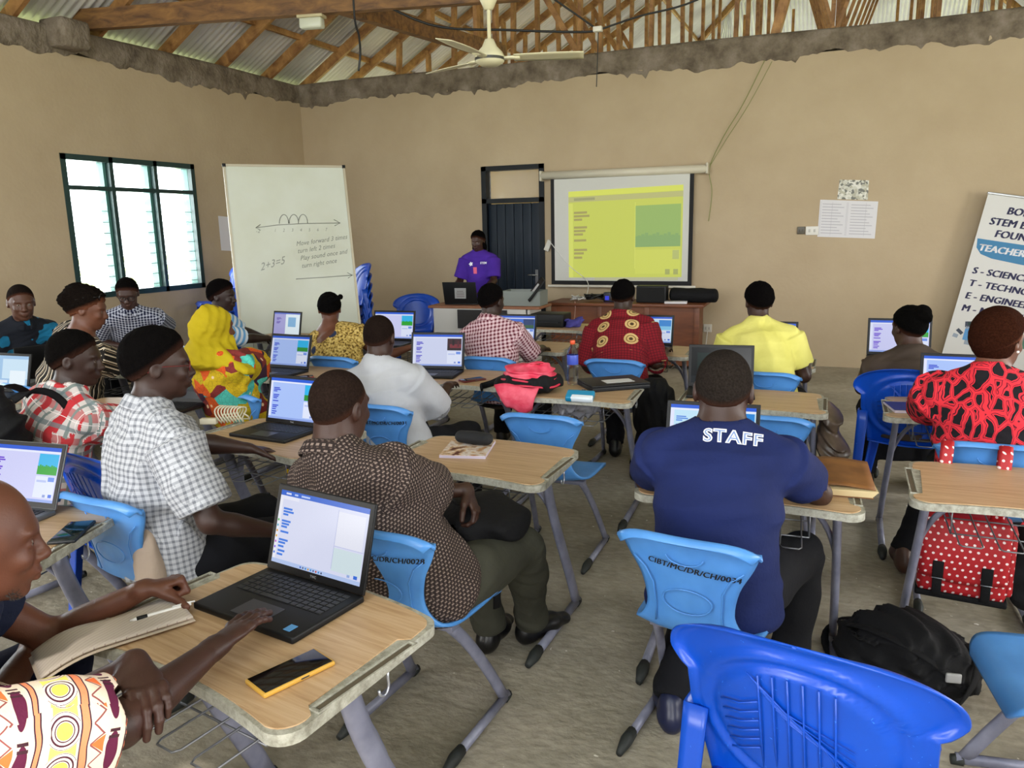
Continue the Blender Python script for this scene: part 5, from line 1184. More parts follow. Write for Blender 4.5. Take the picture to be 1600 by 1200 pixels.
# folder
t = thing('folder', 'worn brown folder bulging with papers at the elbow of the STAFF man', 'folder', (.035, 3.03, ZT), 4)
FB = M('brown_card', '#6b431c', .6).mottle('#825527', 9).mat
MB().box((0, 0, .003), (.20, .33, .004)).build('back_cover', FB, t)
mb = MB()
for k in range(5): mb.box((.002*k, -.004*k, .008+.0055*k), (.195, .33, .005), rot=(0, 0, .01*k))
mb.build('papers', simple('cream_paper', '#cdb98c', .8), t)
mb = MB(); mb.grid(lambda u, v: (-.105+.21*u, -.165+.31*v, .040+.012*v+.006*math.sin(u*4)), 8, 8, thick=.003); mb.build('front_cover', FB, t)
# magazine on the right desk, papers by the window
t = thing('booklet', 'glossy booklet on the desk of the woman in red and black', 'booklet', (.345, 4.40, ZT), 12); MB().box((0, 0, .006), (.17, .22, .010)).build('pages', simple('booklet_paper', '#cfc6d8', .6), t); MB().box((0, .01, .0118), (.165, .20, .001)).build('cover', simple('booklet_cover', '#3b3768', .3), t)
PAPER = simple('white_paper', '#d5d3d6', .75)
for k, (x, y, rz, l_) in enumerate(((-5.30, 4.66, 20, 'sheet of paper before the man at the window'), (-5.12, 4.40, 55, 'sheet of paper nearest the striped shirt on the window desk'), (-4.48, 4.02, -20, 'sheet of paper under the hand of the person in stripes'), (-4.72, 4.28, 15, 'sheet of paper left of the hand of the person in stripes'))):
    mb = MB(); mb.grid(lambda u, v: (-.105+.21*u, -.148+.297*v, .002+.003*math.sin(3*u+2*v)), 6, 6, thick=.0008); tag(mb.build('paper_sheet', PAPER, loc=(x, y, ZT+.001), rz=rz), l_, 'paper', 'loose papers on the window side desks')
tag(MB().box((0, 0, .012), (.22, .30, .022), bev=.002).build('book', simple('book_cover_grey', '#8a8f98', .5), loc=(-4.98, 3.36, ZT+.0), rz=30), 'pale book behind the glaring laptop at the left edge', 'book')
# bottle
t = thing('water_bottle', 'clear plastic water bottle with blue label and red cap', 'bottle', (-1.50, 4.50, ZT))
pet = M('clear_plastic', '#eef3f6', .05, 0, Transmission_Weight=1.0, IOR=1.15, Alpha=.55).mat
MB().lathe([(.0, .002), (.030, .002), (.034, .012), (.033, .05), (.0345, .055), (.033, .06), (.034, .10), (.0325, .105), (.034, .11), (.034, .19), (.030, .215), (.016, .238), (.013, .25), (.013, .262)], 24).build('bottle_body', pet, t)
MB().lathe([(.0347, .128), (.0352, .13), (.0352, .185), (.0347, .187)], 24).build('label_band', simple('bottle_label', '#3a4fb4', .4), t); MB().lathe([(0, .276), (.014, .276), (.0155, .272), (.0155, .254), (.0135, .252)], 20).build('cap', simple('red_cap', '#d8542e', .45), t)
lettering('AQUA', .018, lambda x, y: Vector((.0357*math.sin(-R(12)+(x-.028)/.0357), -.0357*math.cos(-R(12)+(x-.028)/.0357), .150+y)), simple('label_print_white', '#e6e8f0', .5), t, 'label_print') if False else None
t = thing('tissue_pack', 'teal and white tissue pack at the front edge of the bottle desk', 'tissue pack', (-1.325, 4.115, ZT), 2, rot=(R(28), 0, R(2)))
MB().box((0, 0, .022), (.16, .075, .035), bev=.01).build('wrapper', simple('teal_wrapper', '#1a86b0', .35), t); MB().box((.015, -.020, .0225), (.13, .037, .036), bev=.01).build('white_band', simple('wrapper_white', '#dfe8ee', .4), t)
# pink backpack
t = thing('backpack', 'pink and black backpack flopped over the front of the bottle desk', 'backpack', (-1.70, 4.24, ZT), 6)
PINK = M('pink_nylon', '#d2304e', .5); PINK.mottle('#e25a70', 14); PINK.bump(PINK.noise(PINK.co(), 30, 4), .01, .5); PINK = PINK.mat; BKN = simple('black_nylon', '#0b0b0e', .8, 0, .6, Specular_IOR_Level=.25)
blob('bag_body', [Ell((0, .02, .045), (.20, .17, .05), None, .04), Ell((.02, .0, .085), (.165, .14, .05), None, .04)], .007, [BKN], t, [folds(3, .008), above((0, 0, .003), (0, 0, 1))])
blob('pocket', [Ell((.02, -.01, .105), (.145, .12, .045), None, .03), Loft((-.06, -.04, .12), (.12, -.02, .135), [.06, .05], [.045, .035], side=(0, 1, 0))], .006, [PINK], t, [folds(5, .012, 1.5)])
mb = MB()
for k, (rx, ry, z) in enumerate(((.190, .160, .052), (.172, .146, .082), (.150, .126, .108))): mb.tube([(.01+rx*math.cos(q), .005+ry*math.sin(q), z+.008*math.sin(3*q+k)) for q in [i*2*math.pi/40 for i in range(40)]], .007, 6, closed=True)
mb.build('piping', simple('pink_trim', '#c22a46', .5), t)
mb = MB(); mb.grid(lambda u, v: (-.15+.27*u+.06*v*(1-2*u)+.02*v, -.165-.03*math.sin(v*2.5), .06-.15*v+.012*math.sin(6*u)+.03*abs(2*u-1)*v), 12, 10, thick=.012); mb.build('flap', PINK, t)
mb = MB(); mb.tube([(-.17, .05, .06), (-.25, .08, .02), (-.30, .02, .012), (-.27, -.05, .012)], .009, 6, rb=.02, side=(0, 0, 1)); mb.build('strap', BKN, t)
tag(blob('plastic_bag', [Ell((0, 0, 0), (.11, .08, .05)), Ell((.07, .02, .01), (.06, .05, .04))], .007, [M('crumpled_clear_bag', '#8a8a92', .25, 0, Alpha=.6).mat], None, [folds(6, .025, 1.6)]), 'crumpled clear plastic bag in the basket of the bottle desk', 'bag'); bpy.data.objects['plastic_bag'].location = (-1.42, 4.30, .665)
def soft_bag(label, loc, rz, size, m, seed, straps=(), cat='bag', name='bag', amp=.02, rot=None, top=None):
    t = thing(name, label, cat, loc, rz, rot=rot); a, b, c = size
    blob('bag_body', [Ell((0, 0, 0), (a, b, c), None, .03), Ell((0, 0, -c*.35), (a*.95, b*1.0, c*.6), None, .05)]+([Ell(*top)] if top else []), .009, [m], t, [folds(seed, amp)])
    for s_ in straps: MB().tube(bezier(s_, 10), .004, 6, rb=.016, side=(.3, 1, .2)).build('strap', m if len(s_) else m, t)
    return t
soft_bag('black backpack lying on the floor behind the bright blue chair', (.30, 3.0, .125), -25, (.23, .16, .12), BKN, 8, [[(-.2, -.05, .05), (-.1, -.16, .13), (.1, -.16, .13), (.22, -.1, .0)], [(.18, .05, .08), (.27, .0, .08), (.27, -.12, .0), (.2, -.16, -.1)], [(-.22, .06, .02), (-.34, .1, .0), (-.36, .02, -.1), (-.26, -.04, -.11)]], name='backpack', top=((.02, -.02, .06), (.16, .10, .07), None, .04))
mb = MB(); mb.box((.2, -.12, .03), (.05, .012, .035), rot=(0, 0, .6), bev=.006); mb.build('buckle', simple('grey_buckle', '#9a9a9a', .4), bpy.data.objects['backpack.001'])
soft_bag('black bag with loose strap on the lap of the man in dark brown print', (-1.19, 2.50, .655), -20, (.15, .14, .07), BKN, 9, [[(.08, .02, .05), (.16, -.02, .02), (.14, -.08, -.15), (.12, -.06, -.32)], [(-.1, -.05, .05), (.0, -.12, .08), (.1, -.1, .0), (.15, -.04, -.1)]])
soft_bag('black backpack worn on the back of the man in red plaid', (-3.20, 2.035, .90), -8, (.16, .10, .20), BKN, 10, [[(-.1, .05, .15), (-.12, .15, .22), (-.13, .25, .15), (-.12, .28, .0)], [(.1, .05, .15), (.12, .15, .22), (.13, .25, .15), (.12, .28, .0)]], name='backpack')
soft_bag('dark backpack hung on the chair of the man with gold circles', (-1.10, 4.98, .52), 0, (.13, .10, .20), BKN, 11, name='backpack')
SAT = M('brown_satin', '#4a3c30', .35); SAT.mottle('#6e5c4c', 10); SAT = SAT.mat
t = thing('bag', 'brown satin bag hanging from the desk ahead of the STAFF man', 'bag', (.0, 4.50, .50))
blob('bag_body', [Loft((-.03, 0, .17), (.01, 0, -.10), [.05, .10, .12], [.03, .055, .06], side=(0, 1, 0), k=.04, cap=.6), Loft((-.04, .02, .2), (-.01, -.03, .0), [.05, .07], [.025, .05], side=(0, 1, 0), k=.03)], .008, [SAT], t, [folds(12, .022, 1.2)])
BEI = plain('beige_canvas', '#b3a08f')
soft_bag('beige canvas bag squeezed behind the man in white checks', (-2.235, 1.90, .56), -20, (.07, .035, .15), BEI, 14, [[(-.06, 0, .12), (-.22, .02, .24), (-.36, .06, .30), (-.42, .12, .12)], [(-.02, 0, .13), (-.16, .04, .28), (-.36, .10, .36), (-.50, .14, .1)]], amp=.010)
# red dotted bag on the chair back
t = thing('satchel', 'red satchel with white dots hanging by two straps from a chair back', 'bag', (.515, 3.42, .37), -6)
rd = M('red_white_dot_cloth', '#a8141e', .6); u, v, w_ = rd.xyz(rd.co()); P_ = .028; row = (w_*(1/P_)).m('FLOOR').m('MODULO', 2.0)
def dots(a, b):
    fx = (a*(1/P_)+row.m('ABSOLUTE')*.5+50).frac()-.5; fz = (b*(1/P_)+50).frac()-.5; return (fx*fx+fz*fz).lt(.035)
rd.over(dots(u+v, w_), '#eadcdc'); RD = rd.mat
MB().box((0, 0, 0), (.32, .10, .34), bev=.03).build('bag_body', RD, t); MB().box((.0, -.003, -.172), (.325, .105, .025), bev=.008).build('bag_bottom', BKN, t)
mb = MB(); mb.grid(lambda u, v: (-.155+.31*u, -.058-.012*math.sin(3.1*v), .165-.25*v-.02*math.sin(3.14*u)*(v > .9)), 12, 12, thick=.006); mb.build('flap', RD, t)
for x in (-.085, .085):
    f = MB(); f.box((x, -.074, -.055), (.04, .008, .075), bev=.01); f.box((x, -.068, -.125), (.034, .008, .075), bev=.006); fo = f.build('buckle_tab', BKN, t); f = MB(); f.tube([(x-.02, -.081, -.088), (x+.02, -.081, -.088)], .002, 5); f.build('buckle', SPECB if False else simple('buckle_steel', '#9aa0a8', .3, .8), fo)
MB().box((.16, -.0, .0), (.035, .085, .28), bev=.02).build('side_pocket', RD, t)
for x in (-.10, .10):
    s_ = MB(); s_.tube([(x, -.03, .14), (x+.005, -.012, .30), (x+.01, -.0, .42), (x+.01, .03, .455), (x+.01, .075, .43), (x+.01, .09, .34), (x, .07, .18)], .004, 6, rb=.024, side=(1, 0, 0)); s_.build('strap', RD, t)
soft_bag('black bag beside the red dotted satchel under the right desk', (.76, 3.44, .36), 0, (.085, .05, .16), BKN, 16)

# ------------------------------------------------------------------ whiteboard
a_, b_ = Vector((-5.56, 6.11, 2.35)), Vector((-4.76, 6.94, 2.345)); ex = (b_-a_).normalized(); nrm = Vector((ex.y, -ex.x, 0)).normalized(); dn = (Vector((0, 0, -1))+nrm*.22).normalized(); BW, BH = (b_-a_).length, 2.28
wm = Matrix.Identity(4); fz = ex.cross(-dn).normalized()
for i, c in enumerate((ex, fz * -1, -dn, a_)):
    for k in range(3): wm[k][i] = c[k]
t = thing('whiteboard', 'large whiteboard with a number line and handwritten steps, leaning beside the window', 'whiteboard', (0, 0, 0)); t.matrix_world = wm
sgn = 1 if (wm.to_3x3() @ Vector((0, 1, 0))).dot(nrm) < 0 else -1
wb = M('whiteboard_face', '#b9bcac', .35); wb.mottle('#c2c6bb', 1.5)
MB().box((BW/2, sgn*.010, -BH/2), (BW, .016, BH)).build('board', wb.mat, t)
f = MB()
for x in (0, BW): f.box((x, sgn*.008, -BH/2), (.022, .026, BH))
for z in (0, -BH): f.box((BW/2, sgn*.008, z), (BW, .026, .022))
f.build('frame', simple('aluminium_frame', '#b3ab98', .4, .4), t)
for x in (0, BW): MB().box((x, sgn*.008, 0), (.034, .032, .034), bev=.006).build('corner_cap', BLK, t)
PENM = simple('marker_grey', '#858880', .7)
def wr(x, y): return Vector((x, -sgn*.0005 if sgn > 0 else .0005, y))+Vector((0, -sgn*.0018, 0))
def stroke(mb, pts, r=.004): mb.tube([wr(*p) for p in pts], .0012, 5, rb=r, side=(0, 0, 1))
fu = lambda px, py: ((px-351-(py-258)*.085)/181*BW*1.0, -(py-258)/241*1.52)
mb = MB(); S_ = lambda *pp, **k: stroke(mb, [fu(*p) for p in pp], **k)
S_((397, 355), (430, 351), (470, 349.5), (525, 349.5)); S_((515, 344), (525, 349.5), (516, 354)); S_((403, 350), (396, 355), (403, 359))
for x0 in (431, 446, 460): S_(*[(x0+7*(1-math.cos(q)), 349-14*math.sin(q)) for q in [math.pi*i/10 for i in range(11)]])
mb2 = MB(); stroke(mb2, [fu(*p) for p in ((455, 437), (500, 436), (543, 434.5))]); stroke(mb2, [fu(*p) for p in ((535, 430), (543, 434.5), (536, 439))])
mb.build('marker_drawing', PENM, t); mb2.build('marker_arrow', PENM, t)
def hand(txt, px, py, size, slope, nm='handwriting'):
    x0, y0 = fu(px, py); return lettering(txt, size, lambda x, y: wr(x0+x*.82, y0+y+x*slope), PENM, t, nm, shear=.28, spacing=1.05)
for i, n_ in enumerate(('1', '2', '3', '4', '5', '6', '7')): hand(n_, 423+i*13, 362, .045, .0)
hand('-2', 396, 363, .055, 0); hand('2+3=5', 402, 422, .105, .22)
for i, (x, y, s_) in enumerate(((456, 385, 'Move forward 3 times'), (458, 396.5, 'turn left 2 times'), (462, 408, 'Play sound once and'), (464, 420, 'turn right once'))): hand(s_, x, y, .066, .10)

# ------------------------------------------------------------------ front of the room
LWOOD = wood('lectern_wood', '#7a4a33', '#9a6a4a', (1, 8, 8), 3); WHITEP = simple('white_board_panel', '#c9c6c0', .6)
t = thing('lectern_table', 'low lectern table with brown top and white panels before the dark door', 'table', (-3.86, 8.47, 0), 3)
MB().box((0, 0, .795), (1.40, .48, .03), bev=.006).build('tabletop', LWOOD, t); MB().box((-.05, -.22, .41), (1.16, .03, .74)).build('front_panel', WHITEP, t)
for x in (-.62, .56): MB().box((x, .0, .41), (.03, .42, .76)).build('side_panel', WHITEP, t)
MB().box((.0, -.25, .66), (.62, .02, .22)).build('shelf_front', simple('dark_shelf', '#1a1718', .5), t)
t = thing('storage_crate', 'grey translucent crate full of cables on the lectern', 'crate', (-3.42, 8.5, .812), 3); cr = M('crate_plastic', '#8e9590', .35, 0, Alpha=.75).mat
mb = MB(); 
for x in (-.23, .23): mb.box((x, 0, .085), (.012, .30, .17))
for y in (-.15, .15): mb.box((0, y, .085), (.46, .012, .17))
mb.box((0, 0, .006), (.46, .30, .012)); mb.build('crate_walls', cr, t); mb = MB(); rs = random.Random(5)
for k in range(9): mb.tube([(rs.uniform(-.2, .2), rs.uniform(-.12, .12), rs.uniform(.03, .13)) for _ in range(5)], .008, 6)
mb.build('cable_tangle', simple('pale_cables', '#b9bcbc', .5), t)
t = thing('laptop', 'black laptop propped up at a slant on the crate by the door handle', 'laptop', (-3.25, 8.42, 1.0), 0, rot=(R(12), R(-52), R(20))); MB().box((0, 0, 0), (.30, .22, .02), bev=.004).build('base', BLK, t); MB().box((0, 0, .0108), (.14, .09, .0012)).build('paper_label', simple('label_paper', '#cfd0ce', .7), t)
TW = wood('teacher_table_wood', '#5c3018', '#7a4526', (1, 6, 6), 2.5, .45)
t = thing('teacher_table', 'brown wooden table with panelled front under the projector screen', 'table', (-2.42, 9.42, 0), 1)
MB().box((0, 0, .765), (1.92, .62, .035), bev=.006).build('tabletop', TW, t); MB().box((0, -.24, .40), (1.74, .025, .70)).build('front_panel', TW, t)
for x in (-.86, .86): MB().box((x, 0, .37), (.035, .52, .74)).build('side_panel', TW, t)
for x in (-.88, -.29, .29, .88): MB().box((x, -.258, .40), (.06, .016, .72), bev=.003).build('stile', TW, t)
mb = MB(); rs = random.Random(8)
for k in range(6): mb.tube([(rs.uniform(-.1, .1), rs.uniform(-.06, .06), rs.uniform(.005, .07)) for _ in range(6)], .007, 6)
tag(mb.build('cable_tangle', WCAB, loc=(-3.03, 9.32, .79)), 'tangle of white cable on the left end of the wooden table', 'cable')
mb = MB()
for k in range(7): mb.tube([(rs.uniform(-.15, .15), rs.uniform(-.06, .06), rs.uniform(.008, .09)) for _ in range(6)], .010, 6)
tag(mb.build('cable_tangle', BCAB, loc=(-2.83, 9.33, .79)), 'dark heap of cables left of the small box on the wooden table', 'cable')
t = thing('small_device', 'small dark blue lit box on the wooden table', 'device', (-2.62, 9.32, .784)); MB().box((0, 0, .06), (.13, .12, .12), bev=.008).build('housing', simple('dark_blue_box', '#14152a', .4), t); MB().box((-.02, -.061, .05), (.05, .002, .05)).build('lit_window', em('#3f48d8', .9), t)
t = thing('loudspeaker', 'black box loudspeaker behind the crimson shirted man\'s head', 'loudspeaker', (-2.10, 9.35, .784)); MB().box((0, 0, .1), (.36, .16, .20), bev=.008).build('cabinet', BLK, t); MB().box((0, -.081, .1), (.32, .004, .165)).build('grille', simple('speaker_grille', '#0a0a0b', .9), t)
tag(MB().box((0, 0, .012), (.26, .16, .024), bev=.003).build('paper_stack', PAPER, loc=(-1.80, 9.27, .784), rz=8), 'white papers between the two black cases on the wooden table', 'paper')
tag(blob('equipment_bag', [Loft((-.24, 0, .085), (.24, 0, .085), [.085, .09, .082], [.08, .085, .08], side=(0, 1, 0), cap=.6)], .008, [BKN], None, [folds(19, .008), above((0, 0, .002), (0, 0, 1))]), 'long black equipment bag on the right end of the wooden table', 'bag'); bpy.data.objects['equipment_bag'].location = (-1.62, 9.42, .784)
t = thing('printer', 'black printer on the empty desk before the wooden table', 'printer', (-2.63, 7.22, ZT)); MB().box((0, 0, .065), (.34, .26, .13), bev=.012).build('housing', BLK, t); MB().box((0, -.11, .05), (.26, .08, .012)).build('paper_tray', DGREY, t)
tag(blob('cloth_bundle', [Ell((0, 0, .03), (.07, .06, .04)), Ell((.04, .03, .05), (.04, .04, .03))], .006, [plain('violet_cloth', '#4a4690')], None, [folds(23, .02, 1.6), above((0, 0, .002), (0, 0, 1))]), 'violet cloth beside the black printer', 'cloth'); bpy.data.objects['cloth_bundle'].location = (-2.39, 7.18, ZT)
cable('power_cable', 'cable hanging from the wooden table to the printer', [(-3.0, 9.1, .80), (-2.98, 9.05, .70), (-2.80, 8.4, .55), (-2.55, 7.6, .70), (-2.45, 7.25, .76)], .006, simple('pinkish_cable', '#b08a80', .5))
# projector screen
t = thing('projector_screen', 'pull-down projector screen showing a yellow tinted program window', 'screen', (0, YF-.012, 0))
c_ = MB(); c_.tube([(-3.68, -.075, 2.355), (-1.56, -.075, 2.345)], .05, 16); c_.build('roller_case', simple('cream_case', '#c9c2ae', .45), t)
for x in (-3.68, -1.56): MB().box((x, -.06, 2.35), (.03, .12, .13), bev=.01).build('end_cap', simple('cream_cap', '#bdb6a2', .45), t)
sx0, sx1, sz0, sz1 = -3.555, -1.715, .955, 2.31; tz = .0
q_ = lambda x, y: (x, y)
MB().add([(sx0, -.075, sz1), (sx1, -.075, sz1), (sx1+.00, -.075, sz0-.015), (sx0, -.075, sz0)], [(0, 3, 2, 1)]).box(((sx0+sx1)/2, -.073, (sz0+sz1)/2), (sx1-sx0, .002, sz1-sz0)).build('black_border', simple('screen_border', '#0d0d0f', .8), t)
MB().box(((sx0+sx1)/2, -.076, (sz0+sz1)/2+.02), (sx1-sx0-.10, .002, sz1-sz0-.06)).build('screen_fabric', simple('screen_white', '#c9c9c2', .9), t)
MB().box(((sx0+sx1)/2, -.075, sz0-.02), (sx1-sx0+.10, .02, .03), bev=.006).build('bottom_bar', simple('bar_white', '#cfcabb', .5), t)
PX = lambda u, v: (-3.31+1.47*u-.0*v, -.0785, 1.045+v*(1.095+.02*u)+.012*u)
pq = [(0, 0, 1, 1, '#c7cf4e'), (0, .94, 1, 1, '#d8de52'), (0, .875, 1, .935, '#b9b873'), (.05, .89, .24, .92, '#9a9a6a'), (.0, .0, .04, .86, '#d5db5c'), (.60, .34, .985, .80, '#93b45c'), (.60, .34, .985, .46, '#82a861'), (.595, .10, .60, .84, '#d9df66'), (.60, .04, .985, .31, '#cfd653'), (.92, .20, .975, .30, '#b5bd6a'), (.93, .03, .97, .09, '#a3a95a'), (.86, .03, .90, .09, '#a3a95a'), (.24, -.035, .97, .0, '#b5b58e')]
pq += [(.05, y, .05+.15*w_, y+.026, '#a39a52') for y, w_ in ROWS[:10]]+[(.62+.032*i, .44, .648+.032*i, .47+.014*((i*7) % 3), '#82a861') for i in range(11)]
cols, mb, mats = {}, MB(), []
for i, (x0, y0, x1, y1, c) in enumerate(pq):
    if c not in cols: cols[c] = len(mats); m = M('projected_image_glow', '#4a4a46', .9); m.glow(c, .85); mats.append(m.mat)  # the image glows by itself in place of a projector's beam
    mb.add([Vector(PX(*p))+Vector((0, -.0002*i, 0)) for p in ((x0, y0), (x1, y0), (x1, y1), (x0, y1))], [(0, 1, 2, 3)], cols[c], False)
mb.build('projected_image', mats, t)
t = thing('wall_switch_box', 'white switch box hanging on a cord by the projector screen', 'switch', (-3.615, YF-.03, 1.46), 0, rot=(0, R(25), 0)); MB().box((0, 0, 0), (.07, .04, .15), bev=.008).build('box', simple('switch_white', '#d2cec2', .5), t); MB().tube([(0, 0, .07), (.02, .0, .3), (-.03, 0, .62), (-.10, 0, .90)], .006, 6).build('cord', simple('cord_cream', '#bdb59c', .6), t)
cable('screen_cord', 'pale cord slanting down from the switch box over the screen', [(-3.58, YF-.09, 1.52), (-3.3, YF-.10, 1.2), (-3.05, YF-.12, 1.0), (-3.02, YF-.25, .82)], .005, WCAB)
# writing on the wall side: sheets, sockets, banner
def sheet_on_wall(label, quad, m, wall='F', lines=0, name='paper_notice'):
    t = thing(name, label, 'paper notice', (0, 0, 0)); mb = MB()
    P = [Vector((x, YF-.004, z)) if wall == 'F' else Vector((XL+.004, x, z)) for x, z in quad]; mb.add(P, [(0, 1, 2, 3)] if wall == 'F' else [(0, 1, 2, 3)], 0, False)
    o_ = Vector((0, .003, 0)) if wall == 'F' else Vector((-.003, 0, 0)); mb.add([p+o_ for p in P], [(3, 2, 1, 0)], 0, False); mb.build('sheet', m, t); return t, P
wn, P = sheet_on_wall('white timetable sheets with rows of print taped to the front wall', [(-.295, 1.525), (.315, 1.495), (.325, 1.905), (-.285, 1.945)], PAPER)
mb = MB(); PG = simple('print_grey', '#aeacb3', .8)
def pl(u, v): 
    a = P[0].lerp(P[1], u); b = P[3].lerp(P[2], u); return a.lerp(b, v)+Vector((0, -.0015, 0))
for k in range(11):
    for x0, x1 in ((.05, .43), (.55, .93)):
        v = .10+k*.078; mb.add([pl(x0, v), pl(x1-.05*(k % 3), v), pl(x1-.05*(k % 3), v+.018), pl(x0, v+.018)], [(0, 1, 2, 3)], 0, False)
for x in (.02, .22, .475, .495, .80): mb.add([pl(x, .05), pl(x+.004, .05), pl(x+.004, .95), pl(x, .95)], [(0, 1, 2, 3)], 0, False)
mb.build('print_lines', PG, wn)
sp = M('speckled_print', '#c9c8c0', .7); f_ = sp.voro(sp.co(), 42, 'F1', 'Color'); spn = sp.n('ShaderNodeSeparateColor'); sp.l(f_, spn.inputs[0]); sp.setcol(sp.ramp(V(sp.nt, spn.outputs[0]), [(0, '#74756f'), (.25, '#c9c8bc'), (.6, '#b5b2a0'), (.8, '#dcdad0')], True))
sheet_on_wall('small speckled picture sheet above the timetable sheets', [(-.105, 1.945), (.215, 1.925), (.215, 2.14), (-.09, 2.16)], sp.mat)
wl, P = sheet_on_wall('white sheet of print on the left wall beside the whiteboard', [(8.30, 1.47), (8.02, 1.49), (8.02, 1.93), (8.30, 1.91)], PAPER, 'L')
def socket(label, x, z, w, h, c): 
    t = thing('wall_socket', label, 'socket', (x, YF-.008, z)); MB().box((0, 0, 0), (w, .018, h), bev=.004).build('plate', simple('socket_plate', c, .4), t)
    for q in (-1, 1): MB().box((q*w*.2, -.010, 0), (w*.16, .006, h*.35), bev=.002).build('switch', simple('socket_switch', shade(c, .7), .4), t)
socket('dark socket box left of the timetable sheets', -.475, 1.60, .085, .085, '#4d4636'); socket('white double switch beside the timetable sheets', -.355, 1.595, .14, .10, '#d6d3cb'); socket('white socket low on the wall right of the wooden table', -1.515, .42, .10, .10, '#cbc5b8')
cable('socket_lead', 'thin lead trailing from the low wall socket', [(-1.515, YF-.02, .38), (-1.53, YF-.03, .2), (-1.56, YF-.04, .03)], .004, WCAB)
cable('green_wire', 'thin green wires hanging down the front wall to the screen', [(-.96, YF-.02, 3.52), (-1.19, YF-.015, 3.05), (-1.40, YF-.015, 2.70), (-1.545, YF-.02, 2.36), (-1.51, YF-.02, 2.07), (-1.54, YF-.02, 1.73)], .004, GCAB)
cable('green_wire', 'second thin wire running beside the green wire on the front wall', [(-.88, YF-.02, 3.50), (-1.12, YF-.015, 3.05), (-1.36, YF-.015, 2.68), (-1.53, YF-.02, 2.40)], .003, GCAB)
# banner
ph = R(10.2); BWD, BHT = 1.0, 1.78
t = thing('banner', 'tilted white roll-up banner with STEM lettering at the right', 'banner', (1.05, 9.62, .20), 0, rot=(R(-3), ph, 0))
bm_ = M('banner_vinyl', '#c9c8c4', .5); MB().box((BWD/2, 0, BHT/2), (BWD, .006, BHT)).build('banner_sheet', bm_.mat, t)
MB().box((BWD/2, .0, BHT+.008), (BWD+.02, .022, .024), bev=.005).build('top_rail', simple('rail_alu', '#9a9a98', .3, .8), t); MB().box((BWD/2, .02, -.045), (BWD+.04, .12, .09), bev=.02).build('base_case', simple('rail_alu2', '#8a8a8c', .35, .7), t); MB().tube([(BWD/2, .03, 0), (BWD/2, .03, BHT)], .01, 8).build('pole', simple('pole_alu', '#8a8a8c', .35, .7), t)
NAV = simple('banner_navy', '#17164a', .5); TEALB = simple('banner_teal', '#1c6f9c', .5)
def bt(s, size, x, z, m=NAV, al='LEFT', bold=0): lettering(s, size, lambda a, b: Vector((x+a, -.0042, z+b)), m, t, 'lettering', bold=bold, align=al, spacing=1.03, twice=.0055, shear=.12)
bt('BOD', .105, .215, 1.60); bt('STEM EDUCATION', .105, .085, 1.475); bt('FOUNDATION', .105, .165, 1.355)
mb = MB(); mb.add([(.0+x, -.0038, z) for x, z in ((.02, 1.315), (BWD-.02, 1.315), (BWD-.02, 1.10), (.45, 1.115), (.2, 1.13), (.09, 1.16), (.035, 1.22))], [tuple(range(7))], 0, False); mb.build('teal_ribbon', TEALB, t)
bt('TEACHERS STEM', .098, .055, 1.195, simple('banner_white', '#e4e6ea', .5))
for k, s_ in enumerate(('S - SCIENCE', 'T - TECHNOLOGY', 'E - ENGINEERING', 'M - MATHEMATICS')): bt(s_, .098, .06, .95-k*.135)
RB = [simple('robot_blue', '#4a8ac0', .5), simple('robot_dark', '#2a3446', .5), simple('robot_grey', '#8b97a6', .5), simple('board_green', '#3f6f5a', .5), simple('board_gold', '#b08a3a', .5)]
mb = MB(); Q = lambda x, z, w, h, i, a=0: mb.box((x, -.0040, z), (w, .001, h), i, rot=(0, R(a), 0))
Q(.20, .31, .10, .14, 0); Q(.20, .42, .13, .06, 1, -12); Q(.20, .425, .08, .03, 3, -12); Q(.105, .32, .07, .035, 1, 35); Q(.075, .27, .05, .04, 2, 10); Q(.30, .34, .07, .035, 1, -35); Q(.33, .29, .05, .045, 2); Q(.20, .22, .05, .05, 2); Q(.165, .375, .03, .03, 2); Q(.245, .375, .03, .03, 2)
mb.build('printed_picture', RB, t); mb = MB(); Q(.66, .33, .22, .10, 3, 14); Q(.60, .30, .10, .07, 4, 14); Q(.50, .37, .07, .06, 1, 30); Q(.58, .41, .035, .035, 1); Q(.73, .36, .07, .04, 2, 14)
mb.build('printed_picture', RB, t)
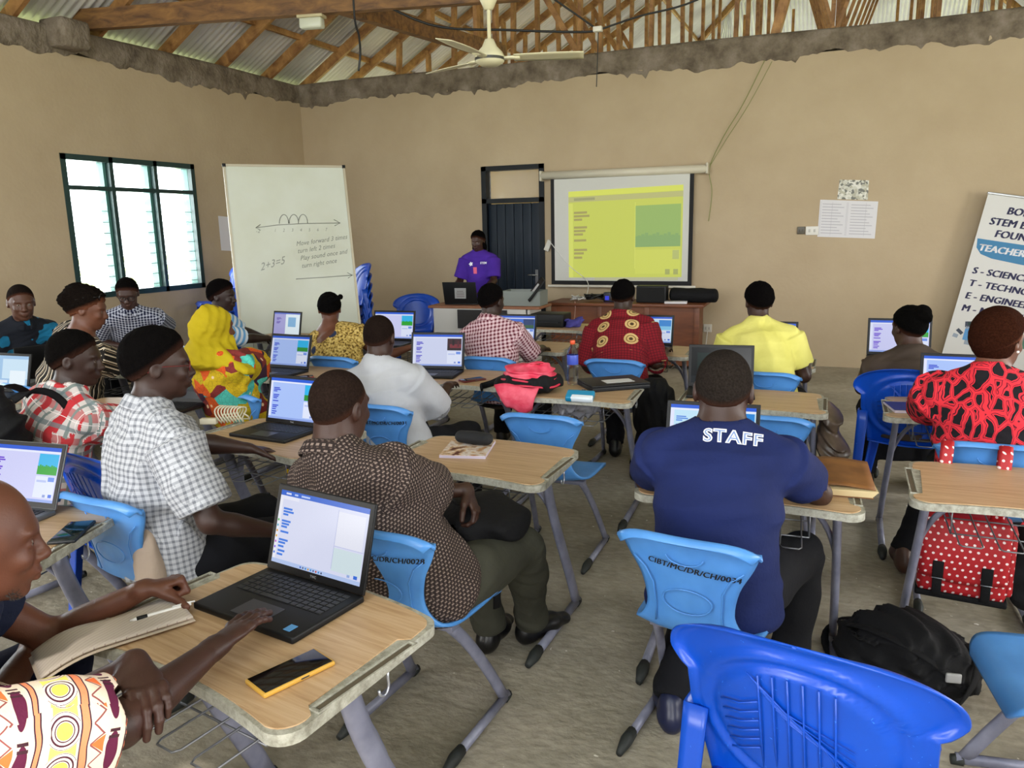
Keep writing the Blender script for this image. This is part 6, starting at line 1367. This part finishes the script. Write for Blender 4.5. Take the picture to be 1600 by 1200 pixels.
# ------------------------------------------------------------------ overhead: fan, light, wires
t = thing('ceiling_fan', 'cream ceiling fan with three blades hanging from a long rod', 'fan', (-2.235, 5.01, 2.80)); FANM = simple('fan_cream', '#cfc9a8', .4)
MB().lathe([(0, -.045), (.06, -.043), (.095, -.02), (.10, .01), (.085, .04), (.05, .075), (.03, .12), (.0, .13)], 28).build('motor', FANM, t); MB().cyl((0, 0, .1), (0, 0, 1.13), .0125, 12).build('rod', FANM, t)
MB().lathe([(.014, .30), (.03, .305), (.065, .38), (.07, .40), (.02, .405)], 20).build('canopy', FANM, t); MB().lathe([(.098, -.012), (.1005, .0), (.098, .012)], 28).build('dark_ring', simple('fan_ring', '#2a2822', .4), t)
for a in (18, 157, 268):
    mt = Matrix.Rotation(R(a), 4, 'Z'); b = MB(); b.grid(lambda u, v: (.16+.46*u, (v-.5)*(.10+.035*math.sin(u*3)), .004-.022*(v-.5)), 12, 4, mat=mt, thick=.004); bo = b.build('blade', FANM, t)
    b = MB(); b.tube([(.08, 0, 0), (.15, 0, .004), (.20, 0, .0)], .012, 8, rb=.03, side=(0, 1, 0), mat=mt); b.build('blade_arm', FANM, bo)
t = thing('bulkhead_light', 'small bulkhead light fixed under the heavy tie beam', 'light', (-5.06, 6.98, 3.83), 13); MB().box((0, 0, -.012), (.27, .13, .03), bev=.008).build('base', simple('lamp_base', '#b9ad88', .5), t); MB().box((0, -.0, -.075), (.235, .11, .10), bev=.02).build('cover', M('lamp_glass', '#d9dcc8', .15, 0, Alpha=.75).mat, t)
cable('hanging_wire', 'black kinked wire dangling from the tie beam', [(-3.93, 6.02, 4.6), (-3.89, 5.96, 3.60), (-3.87, 5.94, 3.40), (-3.83, 5.92, 3.30), (-3.80, 5.88, 3.15), (-3.82, 5.87, 3.01)], .010, BCAB)
cable('overhead_cable', 'black cable strung under the roof past the fan', [(-4.58, 6.94, 4.05), (-3.945, 7.37, 3.706), (-3.2, 7.74, 3.647), (-2.57, 7.98, 3.61), (-2.39, 8.04, 3.62)], .012, BCAB)
cable('overhead_cable', 'black cable rising right from the white junction box', [(-2.39, 8.036, 3.62), (-1.99, 8.12, 3.723), (-1.44, 8.21, 3.83), (-.6, 8.3, 4.2)], .010, BCAB)
cable('overhead_cable', 'black cable rising left from the white junction box', [(-2.39, 8.036, 3.62), (-2.76, 7.85, 3.89), (-3.2, 7.6, 4.2)], .010, BCAB)
tag(MB().box((0, 0, 0), (.09, .06, .05), bev=.008).build('junction_box', simple('junction_white', '#d6d2c4', .5), loc=(-2.39, 8.02, 3.625)), 'white junction box where the overhead cables meet', 'junction box')
cable('hanging_wire', 'thin wire hanging straight down from the junction box', [(-2.39, 8.036, 3.61), (-2.42, 8.1, 3.3), (-2.436, 8.128, 3.10)], .005, BCAB)
